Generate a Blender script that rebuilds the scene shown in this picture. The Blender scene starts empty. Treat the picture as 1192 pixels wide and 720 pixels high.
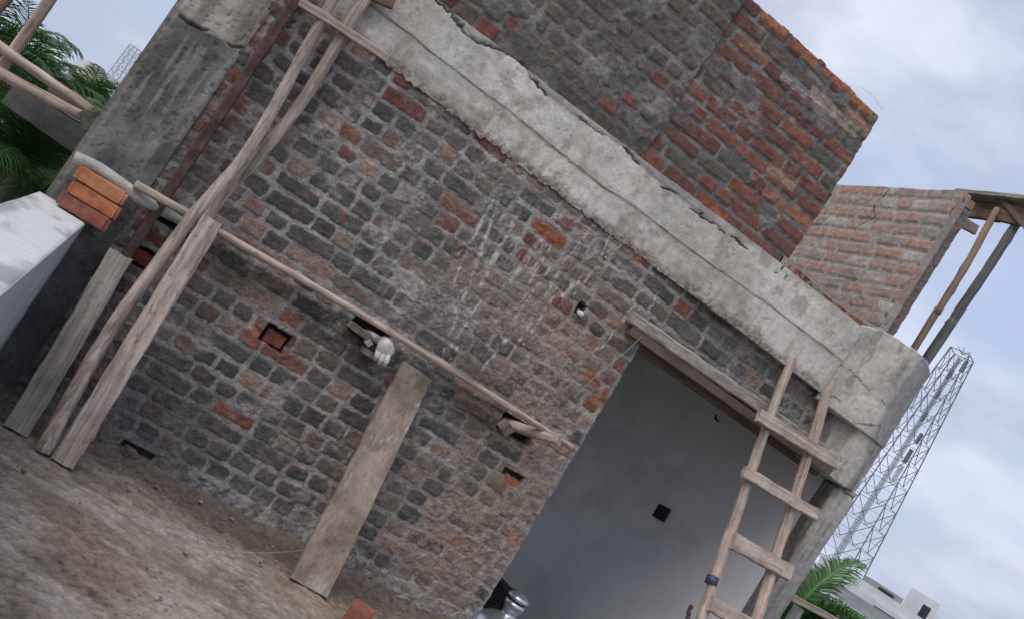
import bpy, math, random
import numpy as np
from mathutils import Vector, Matrix
random.seed(7)
C = bpy.context.scene.collection
rad = math.radians
# ------------------------------------------------------------------ camera (solved from the vanishing points)
YAW, PITCH, ROLL, FPX = 0.35664517, 0.05268046, 0.57814222, 1160.15
CAM = np.array([0.0, -4.6, 1.245])
_F = np.array([math.sin(YAW)*math.cos(PITCH), math.cos(YAW)*math.cos(PITCH), math.sin(PITCH)])
_R = np.array([math.cos(YAW), -math.sin(YAW), 0.0])
_U = np.cross(_R, _F)
CX = _R*math.cos(ROLL) + _U*math.sin(ROLL)
CY = -_R*math.sin(ROLL) + _U*math.cos(ROLL)
def P(px, py, val=0.0, ax=1):
    """point of the plane axis=val seen at pixel px,py of the photograph"""
    d = _F*FPX + CX*(px-596) - CY*(py-360)
    return CAM + d*((val-CAM[ax])/d[ax])
def PV(px, py, val=0.0, ax=1): return Vector(P(px, py, val, ax))
cam = bpy.data.cameras.new('camera'); co = bpy.data.objects.new('camera', cam); C.objects.link(co)
co.matrix_world = Matrix(((CX[0], CY[0], -_F[0], CAM[0]), (CX[1], CY[1], -_F[1], CAM[1]), (CX[2], CY[2], -_F[2], CAM[2]), (0, 0, 0, 1)))
cam.sensor_fit = 'HORIZONTAL'; cam.sensor_width = 36; cam.lens = FPX/1192*36
cam.clip_start = 0.05; cam.clip_end = 5000
bpy.context.scene.camera = co

# ------------------------------------------------------------------ object helpers
def tag(o, label=None, cat=None, group=None, kind=None):
    if label: o['label'] = label
    if cat: o['category'] = cat
    if group: o['group'] = group
    if kind: o['kind'] = kind
    return o
def empty(name, loc=(0, 0, 0)):
    o = bpy.data.objects.new(name, None); o.location = loc; o.empty_display_size = .1; C.objects.link(o); return o
def parent(o, p):
    o.parent = p; o.matrix_parent_inverse = Matrix.Translation(-Vector(p.location)) if p.parent is None else Matrix.Identity(4)
def link(name, verts, faces, mat, par=None, mw=None, smooth=False, mats=None, fm=None):
    me = bpy.data.meshes.new(name); me.from_pydata([tuple(v) for v in verts], [], faces); me.update()
    o = bpy.data.objects.new(name, me); C.objects.link(o)
    for m in (mats or [mat]): me.materials.append(m)
    if fm:
        for p, k in zip(me.polygons, fm): p.material_index = k
    if smooth: me.polygons.foreach_set('use_smooth', [True]*len(me.polygons))
    if mw is not None: o.matrix_world = mw
    if par is not None:
        o.parent = par
        base = par
        o.matrix_parent_inverse = base_world(par).inverted()
    return o
def base_world(o):
    m = Matrix.LocRotScale(o.location, o.rotation_euler, o.scale) if o.type == 'EMPTY' or True else None
    if o.parent is not None: m = base_world(o.parent) @ o.matrix_parent_inverse @ m
    return m
class MB:
    def __init__(s): s.v = []; s.f = []
    def add(s, v, f):
        n = len(s.v); s.v += [tuple(q) for q in v]; s.f += [tuple(i+n for i in q) for q in f]
    def box(s, a, b):
        x0, y0, z0 = a; x1, y1, z1 = b
        s.add([(x0,y0,z0),(x1,y0,z0),(x1,y1,z0),(x0,y1,z0),(x0,y0,z1),(x1,y0,z1),(x1,y1,z1),(x0,y1,z1)],
              [(0,3,2,1),(4,5,6,7),(0,1,5,4),(1,2,6,5),(2,3,7,6),(3,0,4,7)])
    def tube(s, pts, r, n=6, cap=True):
        pts = [Vector(p) for p in pts]; rr = r if isinstance(r, (list, tuple)) else [r]*len(pts)
        rings = []; ref = None
        for i, p in enumerate(pts):
            t = (pts[min(i+1, len(pts)-1)]-pts[max(i-1, 0)]).normalized()
            if ref is None: ref = t.orthogonal().normalized()
            a = (ref-t*ref.dot(t)).normalized(); ref = a; b = t.cross(a)
            rings.append([p+(a*math.cos(2*math.pi*k/n)+b*math.sin(2*math.pi*k/n))*rr[i] for k in range(n)])
        v = [q for g in rings for q in g]; f = []
        for i in range(len(pts)-1):
            for k in range(n):
                k2 = (k+1) % n; f.append((i*n+k, i*n+k2, (i+1)*n+k2, (i+1)*n+k))
        if cap: f.append(tuple(range(n))[::-1]); f.append(tuple((len(pts)-1)*n+k for k in range(n)))
        s.add(v, f)
    def lathe(s, prof, n=28, o=(0, 0, 0)):
        v = []; f = []
        for r, z in prof:
            for k in range(n):
                a = 2*math.pi*k/n; v.append((o[0]+r*math.cos(a), o[1]+r*math.sin(a), o[2]+z))
        for i in range(len(prof)-1):
            for k in range(n):
                k2 = (k+1) % n; f.append((i*n+k, i*n+k2, (i+1)*n+k2, (i+1)*n+k))
        f.append(tuple(range(n))[::-1]); f.append(tuple((len(prof)-1)*n+k for k in range(n)))
        s.add(v, f)
    def build(s, name, mat, par=None, smooth=False, mw=None): return link(name, s.v, s.f, mat, par, mw, smooth)

# ------------------------------------------------------------------ numpy noise
_rng = np.random.default_rng(11); _T = _rng.random((8, 256, 256)).astype(np.float32)
def vn(x, y, s, seed=0):
    x = np.asarray(x)/s+seed*17.31+500; y = np.asarray(y)/s+seed*9.77+500
    xi = np.floor(x).astype(int); yi = np.floor(y).astype(int); fx = x-xi; fy = y-yi
    fx = fx*fx*(3-2*fx); fy = fy*fy*(3-2*fy); T = _T[seed % 8]
    a = T[xi & 255, yi & 255]; b = T[(xi+1) & 255, yi & 255]; c = T[xi & 255, (yi+1) & 255]; d = T[(xi+1) & 255, (yi+1) & 255]
    return (a*(1-fx)+b*fx)*(1-fy)+(c*(1-fx)+d*fx)*fy
def fbm(x, y, s, oct=4, seed=0):
    t = 0; w = 0; a = 1
    for i in range(oct): t = t+a*vn(x, y, s/2**i, seed+i); w += a; a *= .55
    return t/w                                                     # 0..1
def ss(a, b, x): t = np.clip((x-a)/(b-a), 0, 1); return t*t*(3-2*t)
def mix(a, b, t):
    t = np.asarray(t)[..., None]; return np.asarray(a)*(1-t)+np.asarray(b)*t
def blobs(x, z, L):
    r = np.zeros_like(x)
    for (px, py, rad_, amt) in L:
        w = P(px, py); r = r+amt*np.exp(-(((x-w[0])**2+(z-w[2])**2)/rad_**2))
    return r
def polydist(x, z, pts):
    """distance to a polyline and the parameter along it"""
    d = np.full(x.shape, 9.0)
    for (x0, z0), (x1, z1) in zip(pts[:-1], pts[1:]):
        L2 = (x1-x0)**2+(z1-z0)**2+1e-9; t = np.clip(((x-x0)*(x1-x0)+(z-z0)*(z1-z0))/L2, 0, 1)
        d = np.minimum(d, np.hypot(x-x0-t*(x1-x0), z-z0-t*(z1-z0)))
    return d
def wl(pts): return [(P(a, b)[0], P(a, b)[2]) for a, b in pts]

# ------------------------------------------------------------------ relief surfaces
class Relief:
    def __init__(s): s.v = []; s.c = []; s.f = []; s.n = 0
    def patch(s, O, A, B, N, a, b, h, col, keep=None, back=0.1):
        """a,b,h 2D arrays (grid); keep: 2D bool on cells"""
        O, A, B, N = [np.array(q, float) for q in (O, A, B, N)]
        V = O+a[..., None]*A+b[..., None]*B+h[..., None]*N
        ny, nx = a.shape; idx = np.arange(ny*nx).reshape(ny, nx)
        q = np.stack([idx[:-1, :-1], idx[:-1, 1:], idx[1:, 1:], idx[1:, :-1]], -1)
        q = q[keep] if keep is not None else q.reshape(-1, 4)
        V = V.reshape(-1, 3); col = np.broadcast_to(col, a.shape+(3,)).reshape(-1, 3)
        e = np.concatenate([q[:, [0, 1]], q[:, [1, 2]], q[:, [2, 3]], q[:, [3, 0]]])
        key = np.sort(e, 1); k = key[:, 0].astype(np.int64)*(ny*nx)+key[:, 1]
        u, inv, cnt = np.unique(k, return_inverse=True, return_counts=True)
        be = e[cnt[inv] == 1]
        bv = np.unique(be); mp = {int(g): i for i, g in enumerate(bv)}
        hb = (h.reshape(-1)[bv]+back)
        V2 = V[bv]-N*hb[:, None]; n = len(V); nb_ = len(bv)
        m0 = np.zeros(n, int); m0[bv] = np.arange(nb_)+n; m = m0+nb_
        sk = np.stack([m0[be[:, 1]], m0[be[:, 0]], m[be[:, 0]], m[be[:, 1]]], -1)
        s.v.append(np.concatenate([V, V[bv], V2])); s.c.append(np.concatenate([col, col[bv], col[bv]])); s.f.append(np.concatenate([q, sk])+s.n); s.n += n+2*nb_
    def build(s, name, mat, par=None, smooth=True):
        v = np.concatenate(s.v); c = np.concatenate(s.c); f = np.concatenate(s.f)
        me = bpy.data.meshes.new(name)
        me.vertices.add(len(v)); me.vertices.foreach_set('co', v.astype(np.float32).ravel())
        me.loops.add(f.size); me.loops.foreach_set('vertex_index', f.astype(np.int32).ravel())
        me.polygons.add(len(f)); me.polygons.foreach_set('loop_start', np.arange(0, f.size, 4, dtype=np.int32))
        me.polygons.foreach_set('loop_total', np.full(len(f), 4, np.int32)) if False else None
        me.update(calc_edges=True); me.validate()
        at = me.color_attributes.new('col', 'FLOAT_COLOR', 'POINT')
        cc = np.ones((len(me.vertices), 4), np.float32)
        if len(cc) == len(c): cc[:, :3] = np.clip(c, 0.004, 1)
        at.data.foreach_set('color', cc.ravel())
        if smooth: me.polygons.foreach_set('use_smooth', np.ones(len(me.polygons), bool))
        me.materials.append(mat); o = bpy.data.objects.new(name, me); C.objects.link(o)
        if par is not None: o.parent = par; o.matrix_parent_inverse = base_world(par).inverted()
        return o
def grid(a0, a1, b0, b1, s): return np.meshgrid(np.linspace(a0, a1, max(2, int(round((a1-a0)/s))+1)), np.linspace(b0, b1, max(2, int(round((b1-b0)/s))+1)))

CH = 0.0855
def bricks(x, z, seed, phead=0.6, z0=0.0, jag=1.0, mortar=.014, rnd=.016):
    """returns brick mask 0..1, brick centre x, z, four random numbers per brick and edge distance"""
    wx = x+(fbm(x, z, .35, 2, seed)-.5)*.026+(fbm(x, z, .05, 3, seed+2)-.5)*.012*jag
    wz = z-z0+(fbm(x, z, .6, 2, seed+4)-.5)*.020+(fbm(x, z, .045, 3, seed+6)-.5)*.011*jag
    ci = np.floor(wz/CH).astype(int); lo = ci.min(); r = np.random.default_rng(seed)
    M = np.full(x.shape, -1.0); cxv = np.zeros(x.shape); cz = (ci+.5)*CH+z0; R = np.zeros(x.shape+(4,)); xa, xb = x.min()-.5, x.max()+.5
    for c in range(lo, ci.max()+1):
        xs = [xa-r.random()*.2]; ty = []
        while xs[-1] < xb:
            st = r.random() > phead
            w = (.232 if st else .118)*r.uniform(.93, 1.07); xs.append(xs[-1]+w)
        xs = np.array(xs); n = len(xs)-1
        sel = ci == c
        if not sel.any(): continue
        X = wx[sel]; k = np.clip(np.searchsorted(xs, X)-1, 0, n-1)
        mo = r.uniform(.55, 1.5, n)*mortar
        rr = r.random((n, 4)); tilt = r.normal(0, .03, n)
        ctr = (xs[k]+xs[k+1])/2; hw = (xs[k+1]-xs[k])/2-mo[k]*.6; hz = CH/2-mo[k]*.5-.0015
        dx = X-ctr; dz = wz[sel]-(c+.5)*CH; dz2 = dz-dx*tilt[k]
        ro = rnd*(.5+rr[k, 3])
        qx = np.abs(dx)-hw+ro; qz = np.abs(dz2)-hz+ro
        sd = np.hypot(np.maximum(qx, 0), np.maximum(qz, 0))+np.minimum(np.maximum(qx, qz), 0)-ro
        M[sel] = -sd; cxv[sel] = ctr; R[sel] = rr[k]
    return M, cxv, cz, R

# ------------------------------------------------------------------ materials
def nt(name):
    m = bpy.data.materials.new(name); m.use_nodes = True; t = m.node_tree; return m, t.nodes, t.links, t.nodes['Principled BSDF']
def relief_mat(name, fine=.5, bump=.5, rough=.95, scale=1.0):
    m, N, L, b = nt(name)
    a = N.new('ShaderNodeAttribute'); a.attribute_name = 'col'
    tc = N.new('ShaderNodeTexCoord')
    n1 = N.new('ShaderNodeTexNoise'); n1.inputs['Scale'].default_value = 150*scale; n1.inputs['Detail'].default_value = 5; n1.inputs['Roughness'].default_value = .7
    n2 = N.new('ShaderNodeTexNoise'); n2.inputs['Scale'].default_value = 28*scale; n2.inputs['Detail'].default_value = 6; n2.inputs['Roughness'].default_value = .7
    L.new(tc.outputs['Object'], n1.inputs['Vector']); L.new(tc.outputs['Object'], n2.inputs['Vector'])
    mr = N.new('ShaderNodeMapRange'); mr.inputs[1].default_value = .3; mr.inputs[2].default_value = .7; mr.inputs[3].default_value = 1-fine; mr.inputs[4].default_value = 1+fine
    L.new(n1.outputs[0], mr.inputs[0])
    mr2 = N.new('ShaderNodeMapRange'); mr2.inputs[1].default_value = .3; mr2.inputs[2].default_value = .7; mr2.inputs[3].default_value = 1-fine*.6; mr2.inputs[4].default_value = 1+fine*.6
    L.new(n2.outputs[0], mr2.inputs[0])
    mu = N.new('ShaderNodeMath'); mu.operation = 'MULTIPLY'; L.new(mr.outputs[0], mu.inputs[0]); L.new(mr2.outputs[0], mu.inputs[1])
    vm = N.new('ShaderNodeVectorMath'); vm.operation = 'SCALE'; L.new(a.outputs['Color'], vm.inputs[0]); L.new(mu.outputs[0], vm.inputs['Scale'])
    L.new(vm.outputs[0], b.inputs['Base Color']); b.inputs['Roughness'].default_value = rough; b.inputs['Specular IOR Level'].default_value = .25
    ad = N.new('ShaderNodeMath'); ad.operation = 'ADD'; L.new(n1.outputs[0], ad.inputs[0]); L.new(n2.outputs[0], ad.inputs[1])
    bp = N.new('ShaderNodeBump'); bp.inputs['Strength'].default_value = bump; bp.inputs['Distance'].default_value = .006; L.new(ad.outputs[0], bp.inputs['Height']); L.new(bp.outputs[0], b.inputs['Normal'])
    return m
def wood_mat(name, c1, c2, spot=.5, along=(38, 38, 2.2), rough=.85, white=.0):
    m, N, L, b = nt(name)
    tc = N.new('ShaderNodeTexCoord'); oi = N.new('ShaderNodeObjectInfo')
    mp = N.new('ShaderNodeMapping'); mp.inputs['Scale'].default_value = along; L.new(tc.outputs['Object'], mp.inputs[0])
    va = N.new('ShaderNodeVectorMath'); va.operation = 'ADD'; L.new(mp.outputs[0], va.inputs[0])
    sc = N.new('ShaderNodeMath'); sc.operation = 'MULTIPLY'; sc.inputs[1].default_value = 40; L.new(oi.outputs['Random'], sc.inputs[0]); L.new(sc.outputs[0], va.inputs[1])
    g = N.new('ShaderNodeTexNoise'); g.inputs['Scale'].default_value = 1.0; g.inputs['Detail'].default_value = 7; g.inputs['Roughness'].default_value = .65; g.inputs['Distortion'].default_value = .6; L.new(va.outputs[0], g.inputs['Vector'])
    cr = N.new('ShaderNodeValToRGB'); e = cr.color_ramp.elements; e[0].position = .32; e[0].color = (*c1, 1); e[1].position = .62; e[1].color = (*c2, 1); L.new(g.outputs[0], cr.inputs[0])
    n2 = N.new('ShaderNodeTexNoise'); n2.inputs['Scale'].default_value = 1.0; n2.inputs['Detail'].default_value = 8; n2.inputs['Roughness'].default_value = .75
    mp2 = N.new('ShaderNodeMapping'); mp2.inputs['Scale'].default_value = (70, 70, 22); L.new(tc.outputs['Object'], mp2.inputs[0]); L.new(mp2.outputs[0], n2.inputs['Vector'])
    r2 = N.new('ShaderNodeValToRGB'); e = r2.color_ramp.elements; e[0].position = .33; e[0].color = (1-spot, 1-spot, 1-spot, 1); e[1].position = .46; e[1].color = (1, 1, 1, 1); L.new(n2.outputs[0], r2.inputs[0])
    n3 = N.new('ShaderNodeTexNoise'); n3.inputs['Scale'].default_value = 7; n3.inputs['Detail'].default_value = 5; L.new(tc.outputs['Object'], n3.inputs['Vector'])
    r3 = N.new('ShaderNodeMapRange'); r3.inputs[1].default_value = .3; r3.inputs[2].default_value = .7; r3.inputs[3].default_value = .68; r3.inputs[4].default_value = 1.22; L.new(n3.outputs[0], r3.inputs[0])
    m1 = N.new('ShaderNodeMix'); m1.data_type = 'RGBA'; m1.blend_type = 'MULTIPLY'; m1.inputs[0].default_value = 1; L.new(cr.outputs[0], m1.inputs[6]); L.new(r2.outputs[0], m1.inputs[7])
    v = N.new('ShaderNodeVectorMath'); v.operation = 'SCALE'; L.new(m1.outputs[2], v.inputs[0]); L.new(r3.outputs[0], v.inputs['Scale'])
    out = v.outputs[0]
    if white > 0:
        n4 = N.new('ShaderNodeTexNoise'); n4.inputs['Scale'].default_value = 11; n4.inputs['Detail'].default_value = 8; n4.inputs['Roughness'].default_value = .75; L.new(va.outputs[0], n4.inputs['Vector'])
        n4.inputs['Scale'].default_value = .9
        r4 = N.new('ShaderNodeMapRange'); r4.inputs[1].default_value = .56; r4.inputs[2].default_value = .66; r4.inputs[3].default_value = 0; r4.inputs[4].default_value = white; L.new(n4.outputs[0], r4.inputs[0])
        m2 = N.new('ShaderNodeMix'); m2.data_type = 'RGBA'; L.new(r4.outputs[0], m2.inputs[0]); L.new(out, m2.inputs[6]); m2.inputs[7].default_value = (.55, .54, .52, 1); out = m2.outputs[2]
    L.new(out, b.inputs['Base Color']); b.inputs['Roughness'].default_value = rough; b.inputs['Specular IOR Level'].default_value = .25
    ad = N.new('ShaderNodeMath'); ad.operation = 'ADD'; L.new(g.outputs[0], ad.inputs[0]); L.new(n2.outputs[0], ad.inputs[1])
    bp = N.new('ShaderNodeBump'); bp.inputs['Strength'].default_value = .5; bp.inputs['Distance'].default_value = .005; L.new(ad.outputs[0], bp.inputs['Height']); L.new(bp.outputs[0], b.inputs['Normal'])
    return m
def noisy_mat(name, c1, c2, scale=20, rough=.9, bump=.4, metal=0, detail=6, dist=.004, stretch=(1, 1, 1), lo=.35, hi=.65):
    m, N, L, b = nt(name)
    tc = N.new('ShaderNodeTexCoord'); mp = N.new('ShaderNodeMapping'); mp.inputs['Scale'].default_value = stretch; L.new(tc.outputs['Object'], mp.inputs[0])
    g = N.new('ShaderNodeTexNoise'); g.inputs['Scale'].default_value = scale; g.inputs['Detail'].default_value = detail; g.inputs['Roughness'].default_value = .68; L.new(mp.outputs[0], g.inputs['Vector'])
    cr = N.new('ShaderNodeValToRGB'); e = cr.color_ramp.elements; e[0].position = lo; e[0].color = (*c1, 1); e[1].position = hi; e[1].color = (*c2, 1); L.new(g.outputs[0], cr.inputs[0])
    L.new(cr.outputs[0], b.inputs['Base Color']); b.inputs['Roughness'].default_value = rough; b.inputs['Metallic'].default_value = metal
    if bump:
        bp = N.new('ShaderNodeBump'); bp.inputs['Strength'].default_value = bump; bp.inputs['Distance'].default_value = dist; L.new(g.outputs[0], bp.inputs['Height']); L.new(bp.outputs[0], b.inputs['Normal'])
    return m
M_brick = relief_mat('brickwork', .42, .55)
M_conc = relief_mat('concrete', .22, .45)
M_floor = relief_mat('dusty_screed', .28, .5)
M_plaster = relief_mat('smooth_plaster', .05, .12, .8, .4)
W_tan = wood_mat('weathered_tan_wood', (.20, .155, .13), (.53, .44, .38), .65, white=.8)
W_grey = wood_mat('grey_board', (.17, .148, .128), (.39, .35, .31), .55)
W_pole = wood_mat('peeled_pole', (.24, .18, .145), (.53, .43, .36), .5, along=(50, 50, 1.5), white=.3)
W_log = wood_mat('bleached_log', (.30, .29, .27), (.50, .48, .46), .3, along=(30, 30, 3))
W_plank = wood_mat('cement_stained_plank', (.16, .122, .092), (.33, .275, .222), .5, along=(10, 10, 5.5), white=.45)
W_brown = wood_mat('brown_formwork', (.10, .065, .045), (.22, .15, .105), .4)
W_dark = wood_mat('dark_casuarina', (.07, .075, .08), (.16, .165, .17), .4)
W_orange = wood_mat('orange_brown_pole', (.20, .13, .095), (.38, .27, .20), .4)
M_rust = noisy_mat('rusty_steel', (.045, .022, .022), (.13, .075, .07), 24, .7, .5, .3)
M_red = noisy_mat('fired_brick', (.30, .085, .040), (.52, .19, .09), 16, .95, .5, dist=.005)
M_reddark = noisy_mat('dull_brick', (.17, .060, .040), (.30, .11, .07), 16, .95, .5, dist=.005)
M_lint = noisy_mat('rough_lintel_concrete', (.20, .19, .18), (.37, .355, .34), 22, .95, .8, dist=.01)
M_lint2 = noisy_mat('weathered_lintel', (.20, .175, .15), (.42, .375, .33), 14, .95, .9, dist=.012, stretch=(3, 3, 1))
M_soff = noisy_mat('stained_soffit', (.075, .055, .043), (.17, .125, .095), 9, .9, .4, stretch=(.5, 3, 3))
M_white = noisy_mat('whitewashed_cement', (.40, .41, .42), (.60, .62, .63), 5, .9, .15, stretch=(1, .35, 1), lo=.25, hi=.75)
M_black = noisy_mat('black_void', (.006, .006, .006), (.014, .014, .014), 30, .8, .2)
M_rag = noisy_mat('plaster_caked_rag', (.42, .40, .37), (.68, .66, .62), 40, .95, .7)
M_steel = noisy_mat('stainless_steel', (.62, .63, .65), (.78, .79, .82), 4, .30, 0, .75)
M_tape = noisy_mat('blue_tape', (.02, .025, .06), (.05, .06, .13), 40, .5, .2)
M_wire = noisy_mat('thin_cord', (.25, .22, .19), (.40, .36, .32), 40, .8, .1)
M_tower = noisy_mat('galvanised_lattice', (.13, .14, .155), (.20, .21, .235), 3, .6, 0, .2)
M_bldw = noisy_mat('white_painted_building', (.50, .51, .53), (.68, .69, .72), .6, .9, 0)
M_bldg = noisy_mat('grey_rendered_building', (.22, .23, .24), (.33, .34, .35), .8, .9, 0)
M_win = noisy_mat('dark_window', (.012, .014, .018), (.03, .034, .04), 2, .3, 0)
M_bark = noisy_mat('palm_bark', (.10, .08, .06), (.22, .18, .14), 6, .95, .6, stretch=(1, 1, 6))
def leaf_mat(name, c1, c2, yel):
    m, N, L, b = nt(name)
    a = N.new('ShaderNodeAttribute'); a.attribute_name = 'col'
    L.new(a.outputs['Color'], b.inputs['Base Color']); b.inputs['Roughness'].default_value = .5
    tr = N.new('ShaderNodeBsdfTranslucent'); L.new(a.outputs['Color'], tr.inputs['Color'])
    mx = N.new('ShaderNodeMixShader'); mx.inputs[0].default_value = .28
    out = N['Material Output']; L.new(b.outputs[0], mx.inputs[1]); L.new(tr.outputs[0], mx.inputs[2]); L.new(mx.outputs[0], out.inputs['Surface'])
    return m
M_leaf = leaf_mat('palm_leaf', 0, 0, 0)

# ------------------------------------------------------------------ THE BUILDING
B = empty('unfinished_building', (1.8, 0, 0))
tag(B, 'half built brick rooftop room with exposed concrete ring beam, columns and an open doorway', 'building')
CHAR = np.array([.076, .072, .071]); GREYB = np.array([.122, .112, .103]); BROWN = np.array([.175, .135, .113])
TAN = np.array([.29, .205, .158]); RED = np.array([.255, .108, .074]); DRED = np.array([.150, .068, .054]); MORT = np.array([.270, .255, .240])

# --- lower brick wall --------------------------------------------------------
DX = lambda z: 2.415+.06*(1-np.clip(z, 0, 1.8)/1.8)
x, z = grid(0.0, 3.66, -.02, 2.13, .0046)
M, cx, cz, R = bricks(x, z, 3, .76, mortar=.0145, rnd=.015)
redf = .012+.72*blobs(cx, cz, [(165,300,.10,1.2),(320,393,.10,1.6),(345,435,.10,.5),(520,300,.18,.45),(640,272,.07,1.3),(690,470,.10,1.2),(710,430,.1,.7),(600,560,.10,.7),(600,620,.1,.6),
    (480,100,.14,.5),(240,180,.12,.9),(255,130,.12,1.0),(280,90,.12,1.0),(300,40,.1,1.2),(420,130,.1,.5),(560,165,.08,.7),(610,205,.07,.6),(740,300,.05,1.5),(830,420,.25,.35),(560,590,.12,.5),(500,290,.08,.7),(580,250,.1,.5),(130,560,.1,.3),(610,505,.12,.6),(410,110,.1,.5),(525,450,.1,.4)])
tanf = .12+1.25*blobs(cx, cz, [(610,430,.34,.7),(600,560,.28,.9),(540,620,.3,.7),(650,350,.30,.6),(620,500,.2,.5),(560,330,.25,.35),(290,345,.25,.4),(400,480,.3,.25),(520,650,.25,.5),(370,150,.2,.2),(700,400,.2,.5),(430,560,.25,.2)])
dkf = .30+blobs(cx, cz, [(220,500,.45,1.0),(110,480,.3,1.0),(330,190,.25,1.0),(440,350,.35,.5),(560,430,.2,.5),(230,420,.3,.4),(340,560,.4,.5),(500,420,.18,.6),(500,520,.22,.3),(420,240,.25,.4),(560,260,.2,.25),(850,450,.4,.3)])
br = R[..., 0]
tot = redf+tanf+dkf+.38; u = R[..., 1]*tot
col = mix(GREYB, BROWN, ss(.2, .9, R[..., 2]))
col = np.where((u < dkf)[..., None], mix(CHAR, GREYB, R[..., 2]*.7), col)
col = np.where(((u >= dkf) & (u < dkf+tanf))[..., None], mix(BROWN, TAN, R[..., 2]), col)
col = np.where(((u >= dkf+tanf) & (u < dkf+tanf+redf))[..., None], mix(DRED, RED, R[..., 2]**1.3), col)
# broken red cores showing through the dark skin of some bricks
core = ss(.58, .72, fbm(x, z, .05, 4, 21)+.13*np.clip(redf+tanf*.5, 0, 1.2)-.04)*ss(.3, .6, R[..., 3]+redf*.4)
col = mix(col, mix(DRED, RED, fbm(x, z, .02, 2, 5)), core*.6)
col = col*(.72+.56*fbm(x, z, .035, 4, 31))[..., None]
jag = (fbm(x, z, .022, 3, 8)-.5)*.014
mask = ss(-.0015, .0045, M+jag)
# mortar smeared over some bricks
sm = fbm(x, z, .16, 4, 41)+.07*np.clip(tanf-.1, 0, 1)+blobs(x, z, [(160,420,.2,.08),(560,350,.3,.07),(440,290,.15,.08),(300,440,.2,.08),(620,600,.3,.07),(250,280,.15,.08),(830,440,.3,.08),(230,240,.12,.15),(560,680,.3,.12)])
smear = ss(.57, .72, sm+(fbm(x, z, .02, 3, 14)-.5)*.12)
low = ss(.15, .05, z+(fbm(x, z, .12, 3, 9)-.5)*.10)
smear = np.clip(smear*.8+low, 0, 1)*(.45+.55*ss(.35, .55, fbm(x, z, .03, 3, 77)))
mort = mix(MORT*.80, MORT*1.28, ss(.36, .66, fbm(x, z, .10, 5, 51)))*(.66+.68*fbm(x, z, .013, 3, 52))[..., None]
mort = mix(mort, np.array([.29, .225, .18]), np.clip(tanf-.1, 0, 1)*.75)
mort = mix(mort, np.array([.115, .112, .112]), np.clip(blobs(x, z, [(130,480,.35,.7),(220,520,.3,.5),(560,440,.18,.5),(850,440,.5,.35)]), 0, .75))
# shade under the ledger painted into the wall colour, with some unlimed dirt
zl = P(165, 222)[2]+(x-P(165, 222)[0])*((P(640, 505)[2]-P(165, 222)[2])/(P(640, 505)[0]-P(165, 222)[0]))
shade_dirt_band = ss(.0, .035, zl-z)*ss(.22, .07, zl-z+(fbm(x, z, .15, 3, 15)-.5)*.14)*ss(.1, .25, x)*ss(2.2, 1.9, x)
k = mask*(1-smear)
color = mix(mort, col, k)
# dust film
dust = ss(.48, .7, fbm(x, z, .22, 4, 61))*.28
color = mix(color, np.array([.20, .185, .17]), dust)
color = color*(1-.55*shade_dirt_band)[..., None]
# lime runs
streaks = [((583,228),(513,420),.010),((556,270),(532,298),.006),((600,255),(560,330),.013),((655,250),(592,330),.011),((642,287),(615,330),.007),((640,312),(598,372),.006),((660,300),(632,350),.006),
 ((535,312),(522,345),.006),((645,345),(610,400),.006),((668,330),(655,345),.010),((720,258),(697,303),.006),((735,275),(705,300),.006),((768,337),(755,362),.009),((745,350),(700,405),.005),((690,262),(640,330),.005),
 ((590,395),(560,430),.007),((560,350),(520,410),.006),((575,232),(555,268),.009),((676,322),(664,352),.008),((620,370),(590,420),.006),((700,300),(680,330),.006),((540,395),(500,450),.005),((430,205),(415,230),.004)]
wh = np.zeros(x.shape)
for a_, b_, w_ in streaks:
    d = polydist(x+(fbm(x, z, .08, 3, 71)-.5)*.012, z, wl([a_, b_]))
    wh = np.maximum(wh, ss(w_*1.3, w_*.1, d+(fbm(x, z, .018, 3, 72)-.5)*w_*2.0)*ss(.36, .56, fbm(x, z, .04, 3, 73))*(.85+.15*(1-mask)))
film = blobs(x, z, [(620,290,.16,.6),(590,260,.14,.5),(570,380,.18,.25),(700,290,.14,.35),(650,330,.2,.35)])*ss(.45, .62, vn(x, z*.12, .011, 3)*.6+fbm(x, z, .05, 3, 4)*.45)
wh = np.clip(wh*.95+film*.5, 0, .95)
color = mix(color, np.array([.50, .48, .455]), wh)
spk = ss(.78, .86, vn(x, z, .009, 6))*ss(.5, .62, fbm(x, z, .3, 3, 6))*(1-.8*k)
color = mix(color, np.array([.36, .35, .34]), spk*.6)
jamb = ss(.035, .0, np.where(z < 1.8, DX(z)-x, 1.))
color = mix(color, np.array([.27, .27, .27]), jamb*.7)
h = -.0045*(1-ss(0, .010, M+jag))*(1-smear) + k*(br-.5)*.008 + (fbm(x, z, .03, 4, 81)-.5)*.012 + smear*.006 + (fbm(x, z, .5, 2, 82)-.5)*.02
h = h + mask*(fbm(x, z, .012, 2, 83)-.5)*.004
# mortar that pushes past the bricks in places
h = h+(1-mask)*.004*ss(.45, .65, fbm(x, z, .12, 2, 84))
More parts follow.
